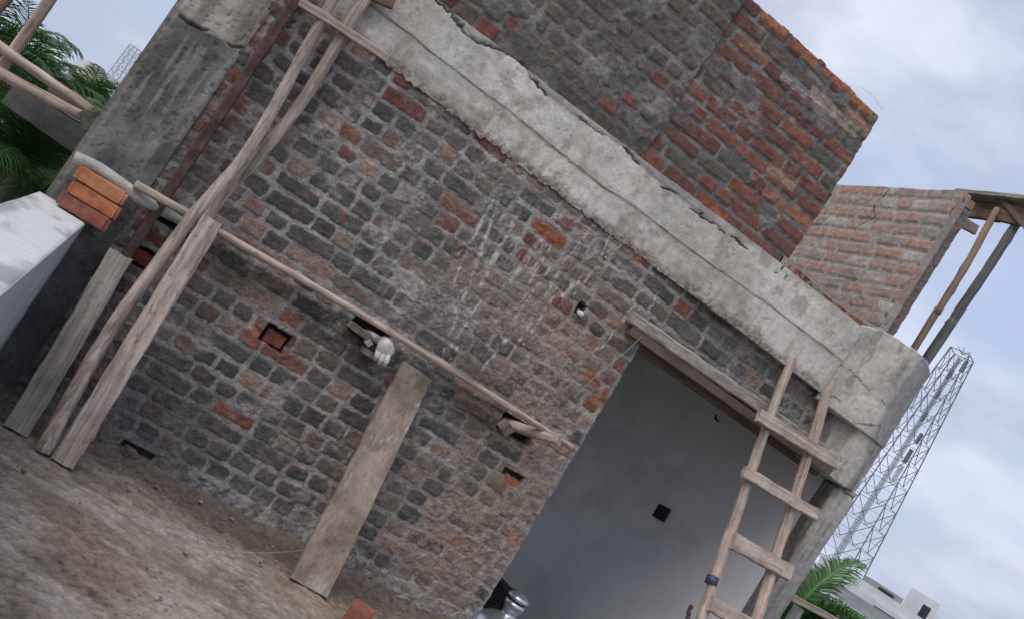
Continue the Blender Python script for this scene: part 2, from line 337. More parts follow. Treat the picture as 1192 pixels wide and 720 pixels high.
# putlog holes and missing bricks
def hole(cpx, w, hh, depth, rot=0., colr=None, frame=0):
    global h, color
    c = P(*cpx); dx = (x-c[0]); dz = (z-c[2]); q = (fbm(x, z, .03, 2, 90)-.5)*.010
    m = ss(.004, -.004, np.maximum(np.abs(dx)-w/2, np.abs(dz-dx*rot)-hh/2)+q)
    h = h*(1-m)-depth*m
    if colr is not None: color = mix(color, np.array(colr)*(.7+.6*fbm(x, z, .03, 3, 91))[..., None], m)
hole((205,257), .17, .085, .12, 0, (.05, .05, .052))
hole((430,385), .19, .095, .11, 0, (.045, .04, .04))
hole((602,500), .21, .090, .11, 0, (.05, .035, .03))
hole((160,524), .15, .03, .03, 0, (.045, .04, .036))
hole((677,360), .045, .055, .06, 0, (.05, .035, .035))
hole((163,299), .115, .088, .055, 0, (.02, .018, .017)); 
hole((320,393), .125, .090, .055, 0, (.02, .018, .017))
hole((597,553), .12, .035, .03, 0, (.03, .02, .018))
def plug(cpx, w, hh, dep, c3):
    global h, color
    c = P(*cpx); m = ss(.003, -.003, np.maximum(np.abs(x-c[0])-w/2, np.abs(z-c[2])-hh/2)+(fbm(x, z, .02, 2, 92)-.5)*.008)
    h = h*(1-m)+(-dep+(fbm(x, z, .02, 3, 93)-.5)*.006)*m; color = mix(color, np.array(c3)*(.65+.7*fbm(x, z, .025, 3, 94))[..., None], m)
plug((164,300), .094, .068, .022, (.20, .060, .035)); plug((320,395), .100, .066, .02, (.19, .070, .045)); plug((605,502), .06, .05, .08, (.10, .035, .022)); plug((596,560), .09, .04, .012, (.30, .13, .075))
plug((188,283), .13, .055, .003, (.14, .06, .045))
for c_, w_, cc_ in (((300,383),.05,(.30,.11,.07)),((640,275),.16,(.26,.07,.04)),((744,300),.05,(.36,.13,.075)),((700,468),.13,(.29,.12,.075)),((604,628),.14,(.33,.18,.12)),((690,440),.1,(.28,.12,.08))):
    c = P(*c_); m = ss(.006, -.004, np.maximum(np.abs(x-c[0])-w_/2, np.abs(z-c[2])-.03)+(fbm(x, z, .03, 2, 95)-.5)*.02); color = mix(color, np.array(cc_)*(.6+.8*fbm(x, z, .03, 3, 96))[..., None], m*.85)
cell = lambda q: (q[:-1, :-1]+q[1:, 1:])/2
xc, zc = cell(x), cell(z)
keep = ~((xc > DX(zc)+(fbm(xc, zc, .08, 3, 99)-.5)*.014) & (zc < 1.80))
re = Relief(); re.patch((0, 0, 0), (1, 0, 0), (0, 0, 1), (0, -1, 0), x, z, h, color, keep, .23)
tag(re.build('brick_wall', M_brick, B), 'weathered dark brick wall with smeared mortar and lime runs')

# --- upper parapet brickwork --------------------------------------------------
ZB = lambda xx: 2.484+.0108*(xx-.786)
def upper_cols(x, z, M, cx, cz, R, red, s):
    u = R[..., 1]
    col = mix(np.array([.140, .074, .062]), np.array([.235, .100, .074]), R[..., 2]**1.3)
    col = np.where((u > red)[..., None], mix(GREYB, BROWN*.8, R[..., 2]), col)
    col = col*(.7+.6*fbm(x, z, .035, 4, s))[..., None]
    return col
x, z = grid(-.32, 2.918, 2.46, 3.525, .0056)
M, cx, cz, R = bricks(x, z, 9, .25, z0=2.49, mortar=.0135, rnd=.010, jag=.9)
M2, cx2, cz2, R2 = bricks(x, z, 12, .85, z0=2.49, mortar=.014, rnd=.018)
lft = x < 1.86+(fbm(x, z, .1, 2, 3)-.5)*.03
M = np.where(lft, M2, M); cx = np.where(lft, cx2, cx); R = np.where(lft[..., None], R2, R)
redf = np.where(lft, .36-.33*ss(2.60, 2.75, z), .74)+blobs(cx, cz, [(560,20,.12,.4),(590,60,.1,.4)])
col = upper_cols(x, z, M, cx, cz, R, redf, 33)
mask = ss(-.0015, .004, M+(fbm(x, z, .018, 3, 8)-.5)*.009)
sm = fbm(x, z, .15, 4, 43)+np.where(lft, .09, .02)
smear = ss(.58, .70, sm+(fbm(x, z, .02, 3, 14)-.5)*.1)*.8
mort = mix(np.array([.135, .131, .127]), np.array([.225, .215, .205]), ss(.45, .7, fbm(x, z, .1, 4, 53)))*(.75+.5*fbm(x, z, .015, 3, 52))[..., None]
k = mask*(1-smear); color = mix(mort, col, k)
pale = blobs(x, z, [(760,130,.10,.7),(805,95,.07,.5),(690,60,.15,.25)])*ss(.4, .6, fbm(x, z, .05, 4, 3))
color = mix(color, np.array([.30, .27, .25]), np.clip(pale, 0, .8))
for px_, py_, c3 in ((928,98,(.26,.25,.25)),(960,118,(.34,.27,.24)),(985,142,(.30,.26,.22)),(880,60,(.26,.15,.10)),(912,205,(.32,.20,.15)),(905,233,(.30,.16,.12)),(935,255,(.34,.16,.10)),(830,243,(.30,.10,.065)),(905,25,(.36,.15,.08)),(940,60,(.34,.13,.07)),(975,90,(.33,.13,.08)),(1005,118,(.36,.15,.08)),(1000,140,(.33,.20,.14))):
    c = P(px_, py_); m = ss(.005, -.005, np.maximum(np.abs(x-c[0])-.10, np.abs(z-c[2])-.03)+(fbm(x, z, .03, 2, 95)-.5)*.015); color = mix(color, np.array(c3)*(.65+.7*fbm(x, z, .03, 3, 96))[..., None], m*.9)
h = -.006*(1-ss(0, .008, M))*(1-smear)+k*(R[..., 0]-.5)*.007+(fbm(x, z, .03, 4, 85)-.5)*.010+smear*.006
h = h+.018*lft*ss(2.5, 2.6, z)
xc, zc = cell(x), cell(z)
# uneven free end and top line
endj = (_T[2][(np.floor((zc-2.49)/CH).astype(int)) & 255, 5]-.5)*.022
keep = ~((xc > 2.902+endj) | (zc > 3.512+(fbm(xc, zc*0, .2, 2, 4)-.5)*.02))
re = Relief(); re.patch((0, .012, 0), (1, 0, 0), (0, 0, 1), (0, -1, 0), x, z, h, color, keep, .23)
tag(re.build('brick_parapet', M_brick, B), 'reddish brick parapet rising above the concrete beam')

# --- far parapet running back from the wall ----------------------------------
a, z = grid(-1.9, 0.0, 2.50, 3.52, .0075)                          # a grows towards the camera
M, cx, cz, R = bricks(a, z, 15, .3, z0=2.51, mortar=.013, rnd=.010, jag=.8)
col = mix(np.array([.31, .235, .20]), np.array([.38, .235, .175]), R[..., 2]); col = np.where((R[..., 1] > .72)[..., None], mix(np.array([.28, .24, .21]), np.array([.42, .38, .34]), R[..., 2]), col)
col = col*(.7+.6*fbm(a, z, .04, 4, 34))[..., None]
mask = ss(-.002, .005, M+(fbm(a, z, .018, 3, 8)-.5)*.014); smear = ss(.60, .75, fbm(a, z, .13, 4, 45))*.6
mort = mix(np.array([.27, .25, .23]), np.array([.36, .335, .305]), fbm(a, z, .1, 4, 53))
color = mix(mort, col, mask*(1-smear)*.92); crk = polydist(a, z, [(-.62, 3.5), (-.68, 3.38), (-.60, 3.3), (-.72, 3.2)])+(fbm(a, z, .03, 3, 4)-.5)*.01
color = mix(color, np.array([.03, .03, .03]), ss(.006, .001, crk))
h = -.007*(1-ss(0, .010, M))*(1-smear)+mask*(1-smear)*(R[..., 0]-.5)*.006+(fbm(a, z, .03, 4, 86)-.5)*.010+.006*smear
re = Relief(); re.patch((3.63, 0, 0), (0, -1, 0), (0, 0, 1), (-1, 0, 0), a, z, h, color, None, .06)
xx, z = grid(3.636, 3.75, 2.50, 3.51, .006)
M, cx, cz, R = bricks(xx, z, 16, 1., z0=2.51, mortar=.014)
color = mix(np.array([.15, .15, .15]), mix(np.array([.13, .10, .085]), np.array([.24, .12, .08]), R[..., 2]), ss(-.002, .005, M)*.6)  # end face painted in darker brick and mortar to stand for its shade
re.patch((0, 0.004, 0), (1, 0, 0), (0, 0, 1), (0, -1, 0), xx, z, (fbm(xx, z, .03, 4, 87)-.5)*.016, color*(.8+.4*fbm(xx, z, .03, 3, 1))[..., None], None, .03)
y_, z_ = grid(.02, 1.9, 2.5, 3.505, .05); re.patch((3.748, 0, 0), (0, 1, 0), (0, 0, 1), (1, 0, 0), y_, z_, y_*0, np.array([.25, .2, .17]), None, .04)
o, p = grid(-1.9, -.002, 0, .105, .01)
re.patch((3.640, 0, 3.508), (0, -1, 0), (1, 0, 0), (0, 0, 1), o, p, (fbm(o, p, .08, 3, 2)-.5)*.012, mix(np.array([.24, .15, .11]), np.array([.34, .25, .2]), fbm(o, p, .1, 3, 5)), None, .05)
tag(re.build('brick_parapet', M_brick, B), 'thin paler brick parapet running back from the column')

# --- single course of bricks on the beam between the parapets -------------------
x, z = grid(2.86, 3.56, 2.49, 2.575, .005)
M, cx, cz, R = bricks(x, z, 19, .0, z0=2.494, mortar=.012, rnd=.01)
zt = z+.0108*(x-3.0)
col = mix(np.array([.20, .08, .05]), np.array([.34, .15, .10]), R[..., 2])*(.7+.6*fbm(x, z, .03, 3, 3))[..., None]
color = mix(np.array([.20, .19, .185]), col, ss(-.002, .004, M))
re = Relief(); re.patch((0, .0, 0), (1, 0, 0), (0, 0, 1), (0, -1, 0), x, zt, -.012*(1-ss(0, .008, M))+(fbm(x, z, .03, 3, 4)-.5)*.01, color, None, .11)
a, b = grid(2.86, 3.62, 0, .11, .01)
re.patch((0, 0, 2.575), (1, 0, 0), (0, 1, 0), (0, 0, 1), a, b, (fbm(a, b, .05, 3, 2)-.5)*.01+.0108*(a-3.), mix(np.array([.26, .18, .14]), np.array([.36, .31, .28]), fbm(a, b, .08, 3, 2)), None, .05)
re.build('brick_course', M_brick, B)

# --- concrete ring beam ---------------------------------------------------------
s, t = np.meshgrid(np.linspace(0, 3.49, 720), np.linspace(0, 1, 96))
x = s
zb = 2.112-.0075*x+(fbm(x, x*0, .30, 3, 5)-.5)*.03*ss(2.7, 2.0, x)+(fbm(x, x*0, .022, 4, 6)-.5)*.038*ss(2.7, 2.0, x)
ztp = ZB(x)+(fbm(x, x*0, .12, 3, 8)-.5)*.012
z = zb+(ztp-zb)*t
crack = polydist(x+(fbm(x, z, .05, 4, 3)-.5)*.03, z+(fbm(x, z, .05, 5, 7)-.5)*.045, wl([(505,0),(550,47),(600,67),(633,110),(663,133),(697,155),(717,167),(757,207),(800,240),(862,290)]))
joint = polydist(x, z+(fbm(x, z, .12, 3, 7)-.5)*.014, wl([(400,-16),(427,3),(483,47),(550,100),(593,130),(637,167),(700,217),(737,240),(817,303),(900,362),(960,408)]))
above = z-np.interp(x, *zip(*sorted(wl([(400,-16),(427,3),(483,47),(550,100),(593,130),(637,167),(700,217),(737,240),(817,303),(900,362),(960,408)]))))
base = mix(np.array([.47, .44, .395]), np.array([.64, .60, .545]), ss(.35, .65, fbm(x, z, .25, 4, 3)))
base = base*(.84+.32*fbm(x, z, .025, 4, 12))[..., None]
base = mix(base, np.array([.22, .20, .175]), np.clip(ss(.55, .7, fbm(x, z, .12, 4, 17))*.5+blobs(x, z, [(655,165,.07,.6),(700,175,.06,.3),(760,235,.05,.3),(440,30,.15,.35)])*ss(.3, .6, fbm(x, z*.4, .02, 3, 4)), 0, .8))
base = mix(base, np.array([.56, .56, .56]), np.clip(blobs(x, z, [(530,60,.10,.8),(560,90,.06,.5),(690,190,.05,.5),(640,160,.05,.4),(580,30,.08,.3),(720,210,.05,.5)]), 0, .9)*ss(.48, .6, fbm(x, z, .03, 4, 2)))
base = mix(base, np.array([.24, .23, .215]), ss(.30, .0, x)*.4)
# mortar fillet above the crack and rough under-edge
fil = ss(.0, .02, z-np.interp(x, *zip(*sorted(wl([(505,0),(550,47),(600,67),(633,110),(663,133),(697,155),(717,167),(757,207),(800,240),(862,290)])))))*ss(2.6, 2.3, x)
base = mix(base, np.array([.31, .30, .285]), fil*.75)
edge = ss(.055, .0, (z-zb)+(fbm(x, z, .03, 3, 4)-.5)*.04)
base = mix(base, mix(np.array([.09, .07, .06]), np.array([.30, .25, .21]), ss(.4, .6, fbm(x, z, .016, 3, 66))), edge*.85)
pits = ss(.76, .84, vn(x, z, .012, 4))*ss(.42, .6, fbm(x, z, .15, 3, 19))
bigp = blobs(x, z, [(903,310,.02,1),(907,322,.015,1),(895,318,.012,1)])*ss(.4, .6, vn(x, z, .012, 5))
base = mix(base, np.array([.10, .095, .085]), np.clip(pits*.35+bigp, 0, .8))
ck = ss(.0065, .001, crack)*ss(.25, .4, fbm(x, z, .1, 2, 55)); base = mix(base, np.array([.05, .045, .04]), ck*.9)
jk = ss(.0035, .0, joint)*ss(.38, .58, fbm(x, z, .10, 4, 56)); base = mix(base, np.array([.19, .15, .12]), jk*.5)
halo = ss(.035, .0, joint+(fbm(x, z, .04, 3, 57)-.5)*.03)*ss(.4, .6, fbm(x, z, .2, 3, 58)); base = mix(base, np.array([.36, .30, .25]), halo*.45)
drip = ss(.52, .70, vn(x, z*.06, .02, 2)*.5+fbm(x, z*.3, .08, 3, 59)*.5)*ss(.02, -.1, above); base = mix(base, np.array([.33, .295, .255]), drip*.45)
for xb in (.62, 1.55, 2.42, 3.10):
    base = mix(base, np.array([.27, .245, .215]), ss(.004, .0, np.abs(x-xb+(fbm(x, z, .06, 3, 8)-.5)*.012))*.45*ss(.4, .55, fbm(x, z, .08, 3, 7)))
pale2 = ss(.54, .70, fbm(x, z, .13, 5, 60)); base = mix(base, np.array([.66, .64, .60]), pale2*.35)
h = .010+.050*ss(2.1, 2.75, x)+(fbm(x, z, .05, 4, 13)-.5)*.006+(fbm(x, z, .4, 2, 14)-.5)*.016+.003*vn(x*.1, z, .035, 3)-ck*.015-jk*.008-pits*.0015-bigp*.01+.006*(above > 0)-.012*edge*fbm(x, z, .02, 3, 3)+fil*.006
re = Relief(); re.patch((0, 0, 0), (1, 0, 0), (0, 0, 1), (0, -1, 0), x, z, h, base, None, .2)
a, b = grid(0, 3.49, 0, .2, .02)
re.patch((0, .012, 2.0), (1, 0, 0), (0, 1, 0), (0, 0, 1), a, b, ZB(a)-2.002+(fbm(a, b, .1, 3, 2)-.5)*.012, np.array([.36, .35, .33]), None, -.42)
tag(re.build('ring_beam', M_conc, B), 'pale cracked concrete ring beam')

# --- left concrete column ---------------------------------------------------------
x, z = grid(-.317, .012, -.02, 2.50, .0058)
jl = polydist(x, z+(fbm(x, z, .05, 3, 3)-.5)*.03, wl([(200,8),(215,22),(245,40),(268,55),(300,62)]))
zj = np.interp(x, *zip(*sorted(wl([(200,8),(215,22),(245,40),(268,55),(300,62)]))))+(fbm(x, z, .05, 3, 3)-.5)*.02
up = ss(-.004, .006, z-zj)
lowc = mix(np.array([.105, .103, .100]), np.array([.185, .178, .170]), ss(.35, .65, fbm(x, z, .18, 4, 3)))*(.75+.5*fbm(x, z, .03, 4, 9))[..., None]
run = ss(.56, .70, vn(x, z*.09, .018, 4)*.55+fbm(x, z*.3, .05, 3, 5)*.45); lowc = mix(lowc, np.array([.30, .29, .28]), run*.55*ss(.9, 1.3, z))
for a_, b_ in (((190,100),(160,165)),((205,115),(170,165)),((215,70),(195,110)),((230,90),(208,140)),((168,90),(155,112)),((240,60),(225,90))):
    d = polydist(x+(fbm(x, z, .05, 2, 5)-.5)*.012, z, wl([a_, b_])); lowc = mix(lowc, np.array([.30, .29, .28]), ss(.005, .0005, d)*.45*ss(.4, .55, fbm(x, z, .04, 3, 6)))
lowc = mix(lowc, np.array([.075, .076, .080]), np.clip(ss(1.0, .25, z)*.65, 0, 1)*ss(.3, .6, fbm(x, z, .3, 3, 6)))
topc = mix(np.array([.30, .275, .235]), np.array([.48, .44, .385]), ss(.35, .65, fbm(x, z*.4, .12, 4, 6)))*(.85+.3*fbm(x, z, .02, 3, 9))[..., None]
topc = mix(topc, np.array([.12, .11, .10]), ss(.6, .7, vn(x, z*.05, .05, 7))*.5)
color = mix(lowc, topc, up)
ck = ss(.008, .001, jl)*ss(.3, .45, fbm(x, z, .05, 2, 5)); color = mix(color, np.array([.045, .042, .04]), ck*.8)
strip = ss(-.285, -.30, x+(fbm(x, z, .05, 3, 7)-.5)*.02); color = mix(color, np.array([.15, .14, .125])*1.0, strip*.6)
pits = ss(.78, .85, vn(x, z, .014, 4)); color = mix(color, np.array([.05, .05, .05]), pits*.5)
h = .006+(fbm(x, z, .05, 4, 23)-.5)*.008+(fbm(x, z, .3, 3, 24)-.5)*.02-ck*.014+up*.004+run*.002-pits*.003
h = h*ss(-.33, -.29, x)-.012*strip
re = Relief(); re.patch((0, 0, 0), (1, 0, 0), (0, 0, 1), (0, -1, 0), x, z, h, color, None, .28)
tag(re.build('column', M_conc, B), 'dark grey cement faced concrete column')

# --- right concrete column and its cast head ---------------------------------------
def prism_relief(re, foot, z0, z1, step, colf, hf, topf=None):
    """vertical faces along an open footprint polyline, foot = list of (x,y)"""
    pts = [foot[0]]; 
    for (x0, y0), (x1, y1) in zip(foot[:-1], foot[1:]):
        n = max(1, int(math.hypot(x1-x0, y1-y0)/step)); pts += [(x0+(x1-x0)*i/n, y0+(y1-y0)*i/n) for i in range(1, n+1)]
    p = np.array(pts); L = np.concatenate([[0], np.cumsum(np.hypot(*np.diff(p, axis=0).T))])
    tg = np.gradient(p, axis=0); tg /= np.linalg.norm(tg, axis=1)[:, None]; nr = np.stack([tg[:, 1], -tg[:, 0]], 1)
    zs = np.linspace(z0, z1, int((z1-z0)/step)+1); A, Z = np.meshgrid(L, zs)
    hh = hf(A, Z); V = np.zeros(A.shape+(3,)); V[..., 0] = p[:, 0]+nr[:, 0]*hh; V[..., 1] = p[:, 1]+nr[:, 1]*hh
    V[..., 2] = Z if topf is None else z0+(Z-z0)/(z1-z0)*(topf(V[..., 0], V[..., 1])-z0)
    ny, nx = A.shape; idx = np.arange(ny*nx).reshape(ny, nx)
    q = np.stack([idx[:-1, :-1], idx[:-1, 1:], idx[1:, 1:], idx[1:, :-1]], -1).reshape(-1, 4)
    Vv = V.reshape(-1, 3); c = colf(A, Z).reshape(-1, 3)
    # caps: fan to an inner line
    cen = p.mean(0)+np.array([0.0, .12]); tidx = idx[-1]; bidx = idx[0]
    ex = []; ec = []
    for row, rev in ((tidx, False), (bidx, True)):
        v = Vv[row].copy(); v[:, 1] = np.maximum(v[:, 1]+.22, .2); base_ = len(Vv)+len(ex)
        ex += list(v); ec += list(c[row])
        for i in range(nx-1):
            a_, b_ = base_+i, base_+i+1
            q = np.concatenate([q, [[row[i], row[i+1], b_, a_] if not rev else [row[i+1], row[i], a_, b_]]])
    re.v.append(np.concatenate([Vv, ex])); re.c.append(np.concatenate([c, ec])); re.f.append(q+re.n); re.n += len(Vv)+len(ex)
def colcol(A, Z, dark=1.0):
    b = mix(np.array([.30, .285, .255]), np.array([.46, .435, .395]), ss(.35, .65, fbm(A, Z*.25, .07, 4, 5)))
    b = mix(b, np.array([.16, .155, .145]), ss(.56, .68, vn(A, Z*.06, .022, 3)*.6+fbm(A, Z, .06, 3, 8)*.4)*.6)
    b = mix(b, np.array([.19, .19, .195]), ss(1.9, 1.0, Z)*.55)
    jt = np.abs(Z-1.72+(fbm(A, Z, .04, 3, 5)-.5)*.05); b = mix(b, np.array([.05, .048, .045]), ss(.010, .002, jt)*.8)
    return b*(.85+.3*fbm(A, Z, .02, 3, 9))[..., None]*dark
re = Relief()
hfc = lambda A, Z: (fbm(A, Z, .04, 4, 5)-.5)*.012+(vn(A, Z*.1, .02, 3)-.5)*.006-.01*ss(.010, .002, np.abs(Z-1.72+(fbm(A, Z, .04, 3, 5)-.5)*.05))
prism_relief(re, [(4.005, .17), (3.965, .0), (3.985, -.03), (4.095, -.03), (4.115, .0), (4.115, .2)], -.6, 1.745, .008, lambda A, Z: colcol(A, Z)*(1-.25*ss(.17, .15, A))[..., None], hfc)  # shade of the left reveal painted in by darkening that face's colour
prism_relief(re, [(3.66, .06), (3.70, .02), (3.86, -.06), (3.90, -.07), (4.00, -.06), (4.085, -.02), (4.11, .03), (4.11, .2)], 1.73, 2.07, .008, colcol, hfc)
def headcol(A, Z):
    b = mix(np.array([.42, .40, .36]), np.array([.56, .53, .48]), ss(.35, .65, fbm(A, Z, .2, 4, 25)))
    b = mix(b, np.array([.22, .21, .19]), ss(.6, .72, fbm(A, Z*.4, .08, 4, 27))*.6)
    b = mix(b, np.array([.27, .27, .275]), ss(.40, .47, A+(fbm(A, Z, .1, 2, 4)-.5)*.04)*.8)  # right-hand turn of the head painted darker, its shade put into the colour
    for pl_ in ([(0, 2.30), (.15, 2.27), (.40, 2.235)], [(.0, 2.12), (.2, 2.10), (.3, 2.06), (.45, 2.13), (.5, 2.03)]):
        d = polydist(A, Z+(fbm(A, Z, .05, 5, 5)-.5)*.05, pl_); b = mix(b, np.array([.06, .055, .05]), ss(.007, .001, d+(fbm(A, Z, .02, 2, 3)-.5)*.004)*.8*ss(.35, .5, fbm(A, Z, .06, 3, 6)))
    b = mix(b, np.array([.09, .085, .08]), ss(.018, .0, A+(fbm(A, Z, .05, 3, 5)-.5)*.016)*.8)
    return b*(.86+.28*fbm(A, Z, .02, 3, 9))[..., None]
prism_relief(re, [(3.485, -.035), (3.50, -.055), (3.70, -.075), (3.84, -.085), (3.91, -.085), (4.00, -.07), (4.08, -.03), (4.12, .03), (4.12, .2)], 2.045, 2.56, .008, headcol,
   lambda A, Z: (fbm(A, Z, .06, 4, 5)-.5)*.011+(fbm(A, Z, .02, 2, 7)-.5)*.004, lambda X, Y: np.interp(X, [3.48, 3.62, 3.85, 3.97, 4.12], [2.525, 2.575, 2.60, 2.60, 2.545])+(fbm(X, Y, .06, 3, 4)-.5)*.02)
tag(re.build('column', M_conc, B), 'board marked concrete column with a bulging cast head')

# --- lintel over the doorway ---------------------------------------------------------
LINTEL_LATER = 1
mb = MB(); mb.box((2.30, -.048, 1.735), (3.86, .235, 1.782)); mb.build('soffit_board', M_soff, B)
mb = MB(); mb.box((2.42, .06, 1.70), (3.86, .11, 1.7345)); mb.build('soffit_batten', M_soff, B)

# --- inside of the stair room ------------------------------------------------------------
a, z = grid(-5.0, -.17, -2.6, 2.3, .018)
cl = mix(np.array([.70, .705, .72]), np.array([.78, .785, .80]), ss(.3, .7, fbm(a, z, .7, 4, 6)))
cl = mix(cl, np.array([.60, .60, .605]), ss(.60, .72, fbm(a*.6, z*1.6, .5, 5, 17))*.45)
cl = mix(cl, np.array([.84, .84, .85]), ss(.6, .72, fbm(a*.5, z, .25, 3, 7))*.5)
re = Relief(); re.patch((4.0, 0, 0), (0, -1, 0), (0, 0, 1), (-1, 0, 0), a, z, (fbm(a, z, .5, 3, 6)-.5)*.006, cl, None, .12)
x, z = grid(.3, 4.0, -2.6, 2.3, .1)
re.patch((0, 5.0, 0), (1, 0, 0), (0, 0, 1), (0, -1, 0), x, z, x*0, np.array([.74, .74, .75]), None, .12)
y, z = grid(.235, 5.0, -2.6, 2.3, .1)
yc, zc = cell(y), cell(z); re.patch((.3, 0, 0), (0, 1, 0), (0, 0, 1), (1, 0, 0), y, z, y*0, np.array([.74, .74, .75]), ~((yc > .9) & (yc < 4.2) & (zc > .5) & (zc < 2.0)), .12)  # unseen opening left in this wall, added to let daylight onto the plaster
tag(re.build('plastered_wall', M_plaster, B), 'smooth grey plastered wall inside the doorway')
mb = MB(); mb.box((-.25, .24, 2.24), (4.12, 5.1, 2.44)); mb.build('roof_slab', M_lint, B)
mb = MB(); mb.box((.32, .0, -.30), (3.98, 1.0, -.20))
for i in range(8): mb.box((.32, 1.0+i*.27, -.55-.19*i), (3.98, 1.27+i*.27, -.39-.19*i))
mb.build('stair_flight', M_lint, B)
# recessed switch box
c = P(770, 596, 3.98, 0)
mb = MB(); w, hh = .066, .05
for y0, y1, z0, z1 in ((-w, w, -hh, -hh+.008), (-w, w, hh-.008, hh), (-w, -w+.008, -hh, hh), (w-.008, w, -hh, hh)): mb.box((-.012, y0, z0), (.01, y1, z1))
mb.box((-.006, -w+.004, -hh+.004), (.01, w-.004, hh-.004))
sb = mb.build('switch_box', M_black, B, mw=Matrix.Translation(Vector(c)) @ Matrix.Rotation(rad(-5), 4, 'X')); tag(sb, 'empty black switch box let into the plaster')
# stub of conduit in the hole by the beam
c = P(678, 365, -.03)
mb = MB(); mb.tube([(c[0], .05, c[2]+.005), (c[0], -.025, c[2]-.004)], .014, 14); mb.build('conduit_stub', noisy_mat('white_pvc', (.55, .58, .56), (.68, .7, .68), 30, .4, .1), B, True)
# ------------------------------------------------------------------ FLOOR
a1 = np.concatenate([np.linspace(-.12, 3.3, 520)]); b1 = np.concatenate([np.linspace(-4.2, -2.2, 60)[:-1], np.linspace(-2.2, .0, 370)])
x, y = np.meshgrid(a1, b1)
w1 = fbm(x+y*.3, y*1.5-x*.4, .45, 6, 3); w2 = fbm(x, y, .10, 5, 7); w3 = fbm(x, y, .03, 4, 9)
cl = mix(np.array([.215, .175, .142]), np.array([.33, .285, .245]), ss(.36, .64, w1*.7+w2*.3))
cl = mix(cl, np.array([.24, .165, .115]), ss(.55, .68, fbm(x, y, .4, 4, 15))*.5)
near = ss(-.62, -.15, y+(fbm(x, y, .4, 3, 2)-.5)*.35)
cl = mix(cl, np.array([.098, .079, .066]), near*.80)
cl = mix(cl, np.array([.10, .085, .072]), ss(.58, .72, fbm(x, y*1.5, .16, 5, 25))*.4)
cl = mix(cl, np.array([.045, .04, .036]), ss(.76, .86, vn(x, y, .018, 5))*ss(.45, .6, fbm(x, y, .4, 3, 1))*.6)
cl = mix(cl, np.array([.44, .40, .37]), ss(.60, .75, fbm(x+2*y, y-.5*x, .35, 4, 31))*.5*(1-near))
cl = cl*(.60+.8*w3)[..., None]*(.8+.4*fbm(x, y, .012, 2, 44))[..., None]
h = (w2-.5)*.020+(w3-.5)*.014+(w1-.5)*.02+.045*ss(-.14, .0, y+(fbm(x, y, .15, 3, 4)-.5)*.06)*fbm(x, y, .08, 3, 6)*1.3
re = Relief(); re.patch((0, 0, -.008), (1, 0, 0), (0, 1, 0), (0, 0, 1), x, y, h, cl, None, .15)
# the rest of the terrace, behind the camera and to the sides
x, y = grid(3.3, 6.0, -4.2, 0.0, .1); re.patch((0, 0, -.02), (1, 0, 0), (0, 1, 0), (0, 0, 1), x, y, x*0, np.array([.24, .21, .185]), None, .13)
x, y = grid(-.12, 6.0, -7.5, -4.2, .1); re.patch((0, 0, -.02), (1, 0, 0), (0, 1, 0), (0, 0, 1), x, y, x*0, np.array([.24, .21, .185]), None, .13)
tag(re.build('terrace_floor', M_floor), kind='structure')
mb = MB(); mb.box((-.34, -7.6, -7.4), (6.02, .2, -.172)); tag(mb.build('building_mass', M_bldg), 'plain grey storeys of the house below the terrace', 'building')

rg = random.Random(9); V = []; Fc = []
for i in range(600):
    px_ = rg.uniform(-.05, 3.2); py_ = -abs(rg.gauss(0, .30)) if rg.random() < .7 else rg.uniform(-2.6, 0); sz = rg.uniform(.002, .007)*(2.2 if rg.random() < .08 else 1); k = len(V); q = Vector((px_, py_-.04, .004))
    for d in ((1,0,0),(0,1,0),(-1,0,0),(0,-1,0),(0,0,1),(0,0,-1)): V.append(q+Vector(d)*sz*rg.uniform(.5, 1.3))
    for a_, b_ in ((0,1),(1,2),(2,3),(3,0)): Fc += [(k+a_, k+b_, k+4), (k+b_, k+a_, k+5)]
tag(link('grit', V, Fc, noisy_mat('grit', (.07, .06, .05), (.34, .29, .24), 9, .95, 0)), 'loose mortar grit and brick crumbs scattered over the terrace floor', 'grit', None, 'stuff')
# white topped parapet at the left
mb = MB(); nY = 24
re = Relief()
a, b = grid(-.335, -.115, -4.6, -.012, .009)
re.patch((0, 0, .80), (1, 0, 0), (0, 1, 0), (0, 0, 1), a, b, (fbm(a, b, .3, 3, 4)-.5)*.006-.006*ss(-.122, -.115, a), mix(np.array([.30, .30, .30]), np.array([.58, .585, .59]), ss(.28, .55, fbm(a, b*.35, .12, 5, 3)))*(.9+.2*fbm(a, b, .02, 3, 5))[..., None], None, .0)
a, b = grid(-6.5, -.012, 0.0, .797, .03)
re.patch((-.115, 0, 0), (0, 1, 0), (0, 0, 1), (1, 0, 0), a, b, (fbm(a, b, .3, 3, 4)-.5)*.006, mix(np.array([.30, .31, .325]), np.array([.38, .39, .41]), fbm(a, b, .3, 3, 5)), None, .2)
tag(re.build('parapet_wall', M_plaster), 'low parapet with pale whitewashed top abutting the dark column at the left', 'wall')

